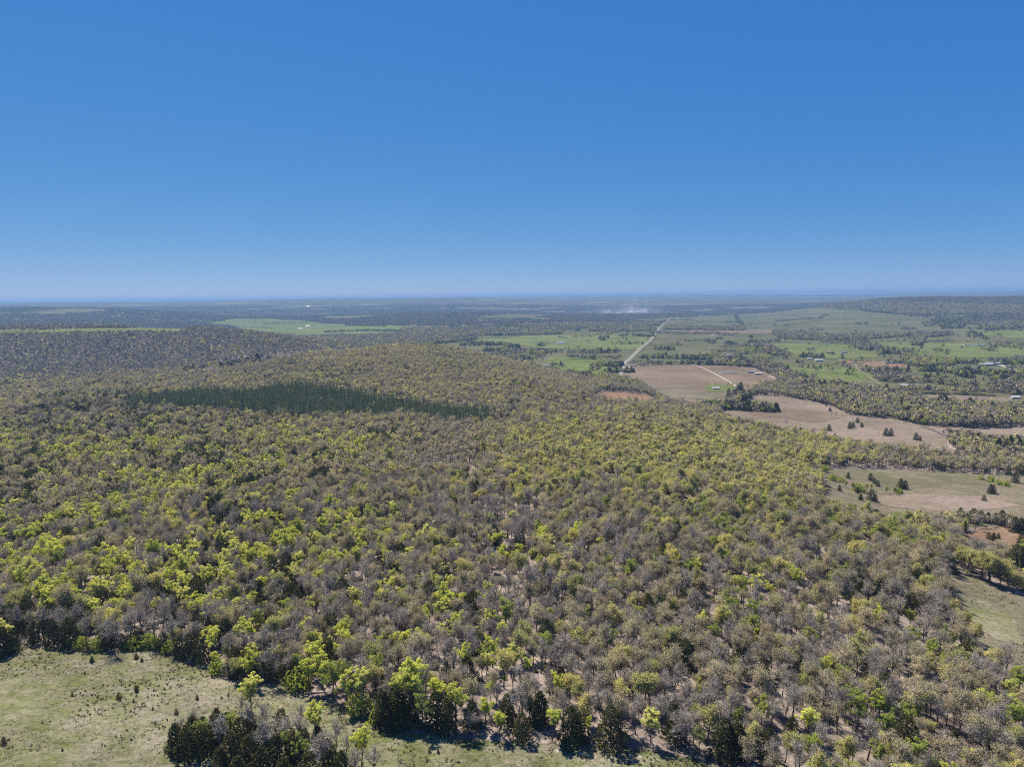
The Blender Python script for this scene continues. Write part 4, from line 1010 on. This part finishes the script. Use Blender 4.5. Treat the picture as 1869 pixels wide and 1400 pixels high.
for ki, kind in enumerate(ORD):
    c = np.nonzero((tk == ki) & inframe & (tr_ < 1000))[0]
    c = c[np.argsort(tr_[c])][:QUOTA[kind]]
    single[c] = True
    for i in c:
        x, y = T[i, 0], T[i, 1]
        e = kind != 'pine' and edge_dist(x, y) < 14
        q = 1.0 if kind == 'pine' else random.uniform(.68, 1.26) * (1.15 if kind == 'cedar' else 1)
        how = '' if kind == 'pine' else 'small ' if q < .88 else 'tall ' if q > 1.08 else 'middle-sized '
        dm = float(np.min(np.hypot(rmead[:, 0] - x, rmead[:, 1] - y)))
        if kind == 'pine': lab, grp = LAB[kind][0], 'plantation pines'
        elif e: lab, grp = how + LAB[kind][1], '%s%s trees just behind the meadow edge' % (how, kind)
        elif dm < 22: lab, grp = how + SHORT[kind] + ' bordering the right-hand meadow', '%s%s trees by the right-hand meadow' % (how, kind)
        elif edge_dist(x, y) < 40: lab, grp = how + SHORT[kind] + ' a few trees in from the near meadow', '%s%s trees a little way into the wood' % (how, kind)
        elif x > 70: lab, grp = how + SHORT[kind] + ' in the woodland running up to the right-hand meadow', '%s%s trees on the right-hand slope' % (how, kind)
        else: lab, grp = how + SHORT[kind] + ' deep in the woodland behind the near meadow', '%s%s trees deep in the wood' % (how, kind)
        tree(kind, x, y, lab, grp, lod=0 if tr_[i] < 480 else 1, sc=q if kind != 'pine' else None)
MASS = {'grey': ('bare grey oaks massed over the wooded hillside', 'woodland'), 'tan': ('tan catkin-hung oaks massed over the wooded hillside', 'woodland'), 'olive': ('olive leafing oaks massed over the wooded hillside', 'woodland'),
        'lime': ('lime green young-leaved trees scattered through the far woodland', 'woodland'), 'fresh': ('fresh green trees scattered through woods and hedgerows', 'woodland'),
        'cedar': ('dark cedars through the far woods and valley hedgerows', 'woodland'), 'pine': ('dense dark pines filling the plantation behind its front rows', 'plantation')}
# massed trees: near and mid shapes, then far heaps
NAMESM = {'grey': 'bare_oak_woodland', 'tan': 'tan_oak_woodland', 'olive': 'olive_oak_woodland', 'lime': 'lime_green_woodland', 'fresh': 'fresh_green_woodland', 'cedar': 'cedar_woodland', 'pine': 'pine_plantation'}
for ki, kind in enumerate(ORD):
    idx = np.nonzero((tk == ki) & ~single)[0]
    if not len(idx): continue
    # one mass per kind: its three levels of shape detail share a single picking collection
    allc = bpy.data.collections.new(kind + '_all'); offs = []
    names = []
    for lod in (0, 1, 2):
        offs.append(len(names))
        for ob in sorted(JOINED[kind, lod].objects, key=lambda o: o.name):
            ob.name = '%d_%s' % (lod, ob.name); allc.objects.link(ob); names.append(ob.name)
    counts = [len(JOINED[kind, l].objects) for l in (0, 1, 2)]
    lod = np.where(tr_[idx] < 430, 0, np.where(tr_[idx] < np.where(T[idx, 3] != 1, 800, 1400), 1, 2))
    var = np.array([offs[l] + rng.integers(0, counts[l]) for l in lod])
    size = np.where(rng.random(len(idx)) < .1, rng.uniform(1.25, 1.5, len(idx)), rng.uniform(.64, 1.22, len(idx))) * T[idx, 3] * np.where((tr_[idx] > 1400) & (T[idx, 3] == 1), 1.15, 1.0) * np.where((kind == 'cedar') & (tr_[idx] < 1400), rng.uniform(.85, 1.3, len(idx)), 1)
    rows = np.column_stack([T[idx, 0], T[idx, 1], tz[idx], rng.uniform(0, 6.28, len(idx)), size, var])
    scatter(NAMESM[kind], rows, allc, MASS[kind][0], MASS[kind][1], sum(counts))
# blocks of far woodland
P = grid_points(58, 3300, 8600, .9)
ff = vnoise(P[:, 0], P[:, 1] * 1.6, 620, 21) * .6 + vnoise(P[:, 0], P[:, 1] * 2.0, 210, 22) * .4
uu, vv, dd = project(P[:, 0], P[:, 1], zf(P[:, 0], P[:, 1]))
P = P[(ff < .585) & ~is_open(P)]
rows = np.column_stack([P, zf(P[:, 0], P[:, 1]) - .5, rng.uniform(0, 6.28, len(P)), rng.uniform(.9, 1.15, len(P)), rng.integers(0, 6, len(P))])
scatter('distant_woodland', rows, JOINED['block', 0], 'distant bluish woodland covering the low ridges beyond the valley', 'woodland', 6)
# undergrowth below the near oaks
P = grid_points(6.5, 110, 430); P = P[~is_open(P)]; P = P[rng.random(len(P)) < .55]
c2 = bpy.data.collections.new('undergrowth_shapes')
for kind in ('thorn', 'shrub'):
    for ob in JOINED[kind, 1].objects: c2.objects.link(ob)
rows = np.column_stack([P, zf(P[:, 0], P[:, 1]), rng.uniform(0, 6.28, len(P)), rng.uniform(.3, .85, len(P)), rng.choice([0, 1, 2, 3], len(P), p=[.15, .15, .35, .35])])
scatter('undergrowth', rows, c2, 'low brush growing on the leaf litter below the oaks', 'brush', 4)

# ------------------------------------------------------------------ grass tufts, stones, dead wood
def tuft_mass(name, P, mat, hmin, hmax, w, label, cat, blades=5):
    V, Fc = [], []
    r = random.Random(4)
    Zs = zf(P[:, 0], P[:, 1]) + lift_for(np.hypot(P[:, 0], P[:, 1])) - .05
    for (x, y), z in zip(P, Zs):
        h = r.uniform(hmin, hmax)
        for k in range(blades):
            a = r.uniform(0, 6.28); q = w * r.uniform(.2, 1) ; c, s_ = math.cos(a), math.sin(a)
            bx, by = x + c * q * .5, y + s_ * q * .5
            b = len(V); hw = w * r.uniform(.25, .5)
            V += [(bx - s_ * hw, by + c * hw, z), (bx + s_ * hw, by - c * hw, z), (bx + c * q + s_ * hw * .3, by + s_ * q - c * hw * .3, z + h * r.uniform(.6, 1)), (bx + c * q - s_ * hw * .5, by + s_ * q + c * hw * .5, z + h * r.uniform(.5, .9))]
            Fc.append((b, b + 1, b + 2, b + 3))
    o = link(name, mesh_from(name, V, Fc, [mat])); tag(o, label, cat, None, 'stuff'); return o
M['dark_tuft'] = leaf_mat('dark_bunchgrass', [(.05, .05, .024), (.09, .075, .042)], .2)
M['dry_tuft'] = leaf_mat('dry_bunchgrass', [(.22, .185, .13), (.27, .23, .17), (.18, .155, .09)], .25)
M['green_tuft'] = leaf_mat('green_bunchgrass', [(.10, .115, .035), (.135, .14, .05)], .3)
def meadow_points(n, seed, lo, hi, cluster):
    g = np.random.default_rng(seed)
    Q = np.concatenate([np.column_stack([g.uniform(-150, 75, n), g.uniform(125, 240, n)]), np.column_stack([g.uniform(140, 262, n // 3), g.uniform(150, 300, n // 3)])])
    q = vnoise(Q[:, 0], Q[:, 1], cluster, seed) * .6 + vnoise(Q[:, 0], Q[:, 1], cluster * .35, seed + 1) * .4
    k = (inside(OPEN[0], Q[:, 0], Q[:, 1]) | inside(OPEN[1], Q[:, 0], Q[:, 1])) & (q > lo) & (q < hi)
    return Q[k]
tuft_mass('dark_grass', meadow_points(13000, 31, .54, 1, 14), M['dark_tuft'], .22, .5, .34, 'small dark grass clumps dotting the near meadow', 'grass', 6)
tuft_mass('dry_grass', meadow_points(22000, 41, .52, 1, 12), M['dry_tuft'], .12, .34, .34, 'pale dry grass in patches over the meadows', 'grass', 4)
tuft_mass('green_grass', meadow_points(16000, 51, 0, .5, 20), M['green_tuft'], .1, .25, .32, 'short green grass over the meadows', 'grass', 4)
# pale dead grass and stones along the foot of the wood
g = np.random.default_rng(8)
Q = []
for (x, y) in near:
    for k in range(26): Q.append((x + g.normal(0, 3.6), y + g.normal(1.2, 2.4)))
Q = np.array(Q)
tuft_mass('dead_grass', Q, M['dry_tuft'], .2, .6, .5, 'bleached dead grass along the foot of the woodland edge', 'grass', 5)
def stone_mesh(seed):
    r = random.Random(seed); b = MB()
    n = 7
    for zz, q in ((-.2, .9), (.18, 1.0), (.42, .62)):
        for k in range(n):
            a = 6.283 * k / n; w = q * r.uniform(.72, 1.15); b.v.append(Vector((math.cos(a) * w * 1.25, math.sin(a) * w * .85, zz + r.uniform(-.07, .07))))
    for i in range(2):
        for k in range(n): b.f.append((i * n + k, i * n + (k + 1) % n, (i + 1) * n + (k + 1) % n, (i + 1) * n + k)); b.m.append(0)
    b.f.append(tuple(2 * n + k for k in range(n))); b.m.append(0)
    return b.mesh('rock', [M['rock']])
ST = [stone_mesh(k) for k in range(4)]
for k, (u, v, s_, lb) in enumerate([(1484, 988, 1.5, 'outcrop stones in the woodland clearing'), (1494, 996, 1.9, 'outcrop stones in the woodland clearing'), (1505, 1001, 1.3, 'outcrop stones in the woodland clearing'), (1500, 990, 1.1, 'outcrop stones in the woodland clearing'),
                                    (1850, 1078, 1.6, 'stones at the right-hand meadow'), (1860, 1084, 1.9, 'stones at the right-hand meadow'), (1842, 1082, 1.2, 'stones at the right-hand meadow'),
                                    (686, 1308, .8, 'stones by the meadow edge cedars'), (692, 1310, .6, 'stones by the meadow edge cedars'), (1005, 1366, .5, 'stones by the meadow edge cedars'), (1018, 1372, .6, 'stones by the meadow edge cedars'), (1060, 1376, .5, 'stones by the meadow edge cedars'), (1150, 1382, .5, 'stones by the meadow edge cedars'),
                                    (1168, 1384, .6, 'stones by the meadow edge cedars'), (1130, 1380, .45, 'stones by the meadow edge cedars')]):
    p = at(u, v); o = link('rock', ST[k % 4]); o.location = p; o.scale = (s_,) * 3; o.rotation_euler = (0, 0, k * 1.7)
    desc = {'outcrop stones in the woodland clearing': 'pale sandstone block exposed in the gap among fresh green trees', 'stones at the right-hand meadow': 'pale sandstone slab lying at the head of the right-hand meadow', 'stones by the meadow edge cedars': 'small pale stone lying between cedars at the near meadow edge'}[lb]
    tag(o, desc, 'rock', lb)
def log(u, v, ln, rz, label):
    p = at(u, v); b = MB(); r = random.Random(int(u))
    c, s_ = math.cos(rz), math.sin(rz); pts = [Vector((c * ln * (t - .5), s_ * ln * (t - .5), .22 + .06 * math.sin(5 * t))) for t in (0, .3, .65, 1)]
    b.tube(pts, [.24, .2, .16, .07], 6); 
    b.tube([pts[1], pts[1] + Vector((-s_ * .9, c * .9, .5))], [.09, .03], 4); b.tube([pts[2], pts[2] + Vector((s_ * .8, -c * .8, .35))], [.07, .02], 4)
    o = link('fallen_log', b.mesh('fallen_log', [M['deadwood']])); o.location = p; tag(o, label, 'log'); return o
log(580, 1266, 7, .12, 'bleached fallen log at the woodland edge below round grey bush')
log(700, 1276, 5, .9, 'bleached fallen log on leaf litter behind lime green trees')
log(1390, 1322, 6, -.5, 'fallen log on bare leaf litter among grey oaks')
p = at(1755, 1106); b = MB(); b.tube([Vector((0, 0, -.3)), Vector((.03, 0, 1.2)), Vector((.05, .02, 2.6))], [.14, .13, .12], 7)
b.f.append(tuple(range(14, 21))); b.m.append(0)
o = link('fence_post', b.mesh('fence_post', [M['bark']])); o.location = p; tag(o, 'lone dark wooden post at the margin of the right-hand meadow', 'post')

# ------------------------------------------------------------------ smoke and haze
def volume_mat_haze():
    m, n, l = new_mat('clear_air_haze')
    v = n.new('ShaderNodeVolumePrincipled'); v.inputs['Color'].default_value = (.24, .43, .74, 1); v.inputs['Density'].default_value = 8.5e-5; v.inputs['Anisotropy'].default_value = 0.1
    o = n.new('ShaderNodeOutputMaterial'); l.new(v.outputs[0], o.inputs['Volume'])
    return m
HZ = 66000
b = MB(); b.box((-HZ, -HZ, -120), (HZ, HZ, 158))
hz = link('haze', b.mesh('haze', [volume_mat_haze()])); tag(hz, 'thin blue haze lying over the whole countryside', 'haze', None, 'stuff')
def smoke_mat(sz):
    m, n, l = new_mat('drifting_smoke')
    tc = n.new('ShaderNodeTexCoord')
    # density falls off with height and towards the sides, torn by noise
    sep = n.new('ShaderNodeSeparateXYZ'); l.new(tc.outputs['Generated'], sep.inputs[0])
    nz = noise_node(n, l, .014, 6, .62, tc.outputs['Object'], ((.8, 1, .8), 0))
    def math_(op, a, b_=None):
        k = n.new('ShaderNodeMath'); k.operation = op; k.use_clamp = op in ('MINIMUM',)
        for i, q in enumerate((a, b_)):
            if q is None: continue
            if hasattr(q, 'is_output'): l.new(q, k.inputs[i])
            else: k.inputs[i].default_value = q
        return k.outputs[0]
    zz = sep.outputs['Z']
    fall = math_('ADD', math_('POWER', math_('SUBTRACT', 1.0, zz), 7.0), math_('MULTIPLY', math_('POWER', math_('SUBTRACT', 1.0, zz), 1.2), .07))
    cx = math_('ABSOLUTE', math_('SUBTRACT', sep.outputs['X'], .5)); side = math_('MAXIMUM', math_('SUBTRACT', 1.0, math_('MULTIPLY', cx, 2.05)), 0.0)
    cy_ = math_('ABSOLUTE', math_('SUBTRACT', sep.outputs['Y'], .5)); sidey = math_('MAXIMUM', math_('SUBTRACT', 1.0, math_('MULTIPLY', cy_, 2.05)), 0.0)
    torn = math_('MAXIMUM', math_('SUBTRACT', nz, .46), 0.0)
    den = math_('MULTIPLY', math_('MULTIPLY', torn, fall), math_('MULTIPLY', math_('POWER', side, 1.3), math_('POWER', sidey, 1.0)))
    den = math_('MULTIPLY', den, .22)
    v = n.new('ShaderNodeVolumePrincipled'); v.inputs['Color'].default_value = (.93, .95, .98, 1); l.new(den, v.inputs['Density'])
    o = n.new('ShaderNodeOutputMaterial'); l.new(v.outputs[0], o.inputs['Volume'])
    return m
p = at_plane(1150, 573, -60)
b = MB(); b.box((-330, -170, -4), (330, 170, 190))
sm = link('smoke', b.mesh('smoke', [smoke_mat(380)])); sm.location = (p.x, p.y + 100, float(zf(p.x, p.y))); tag(sm, 'pale smoke rising from a field fire beside the far end of the road', 'smoke', None, 'stuff')
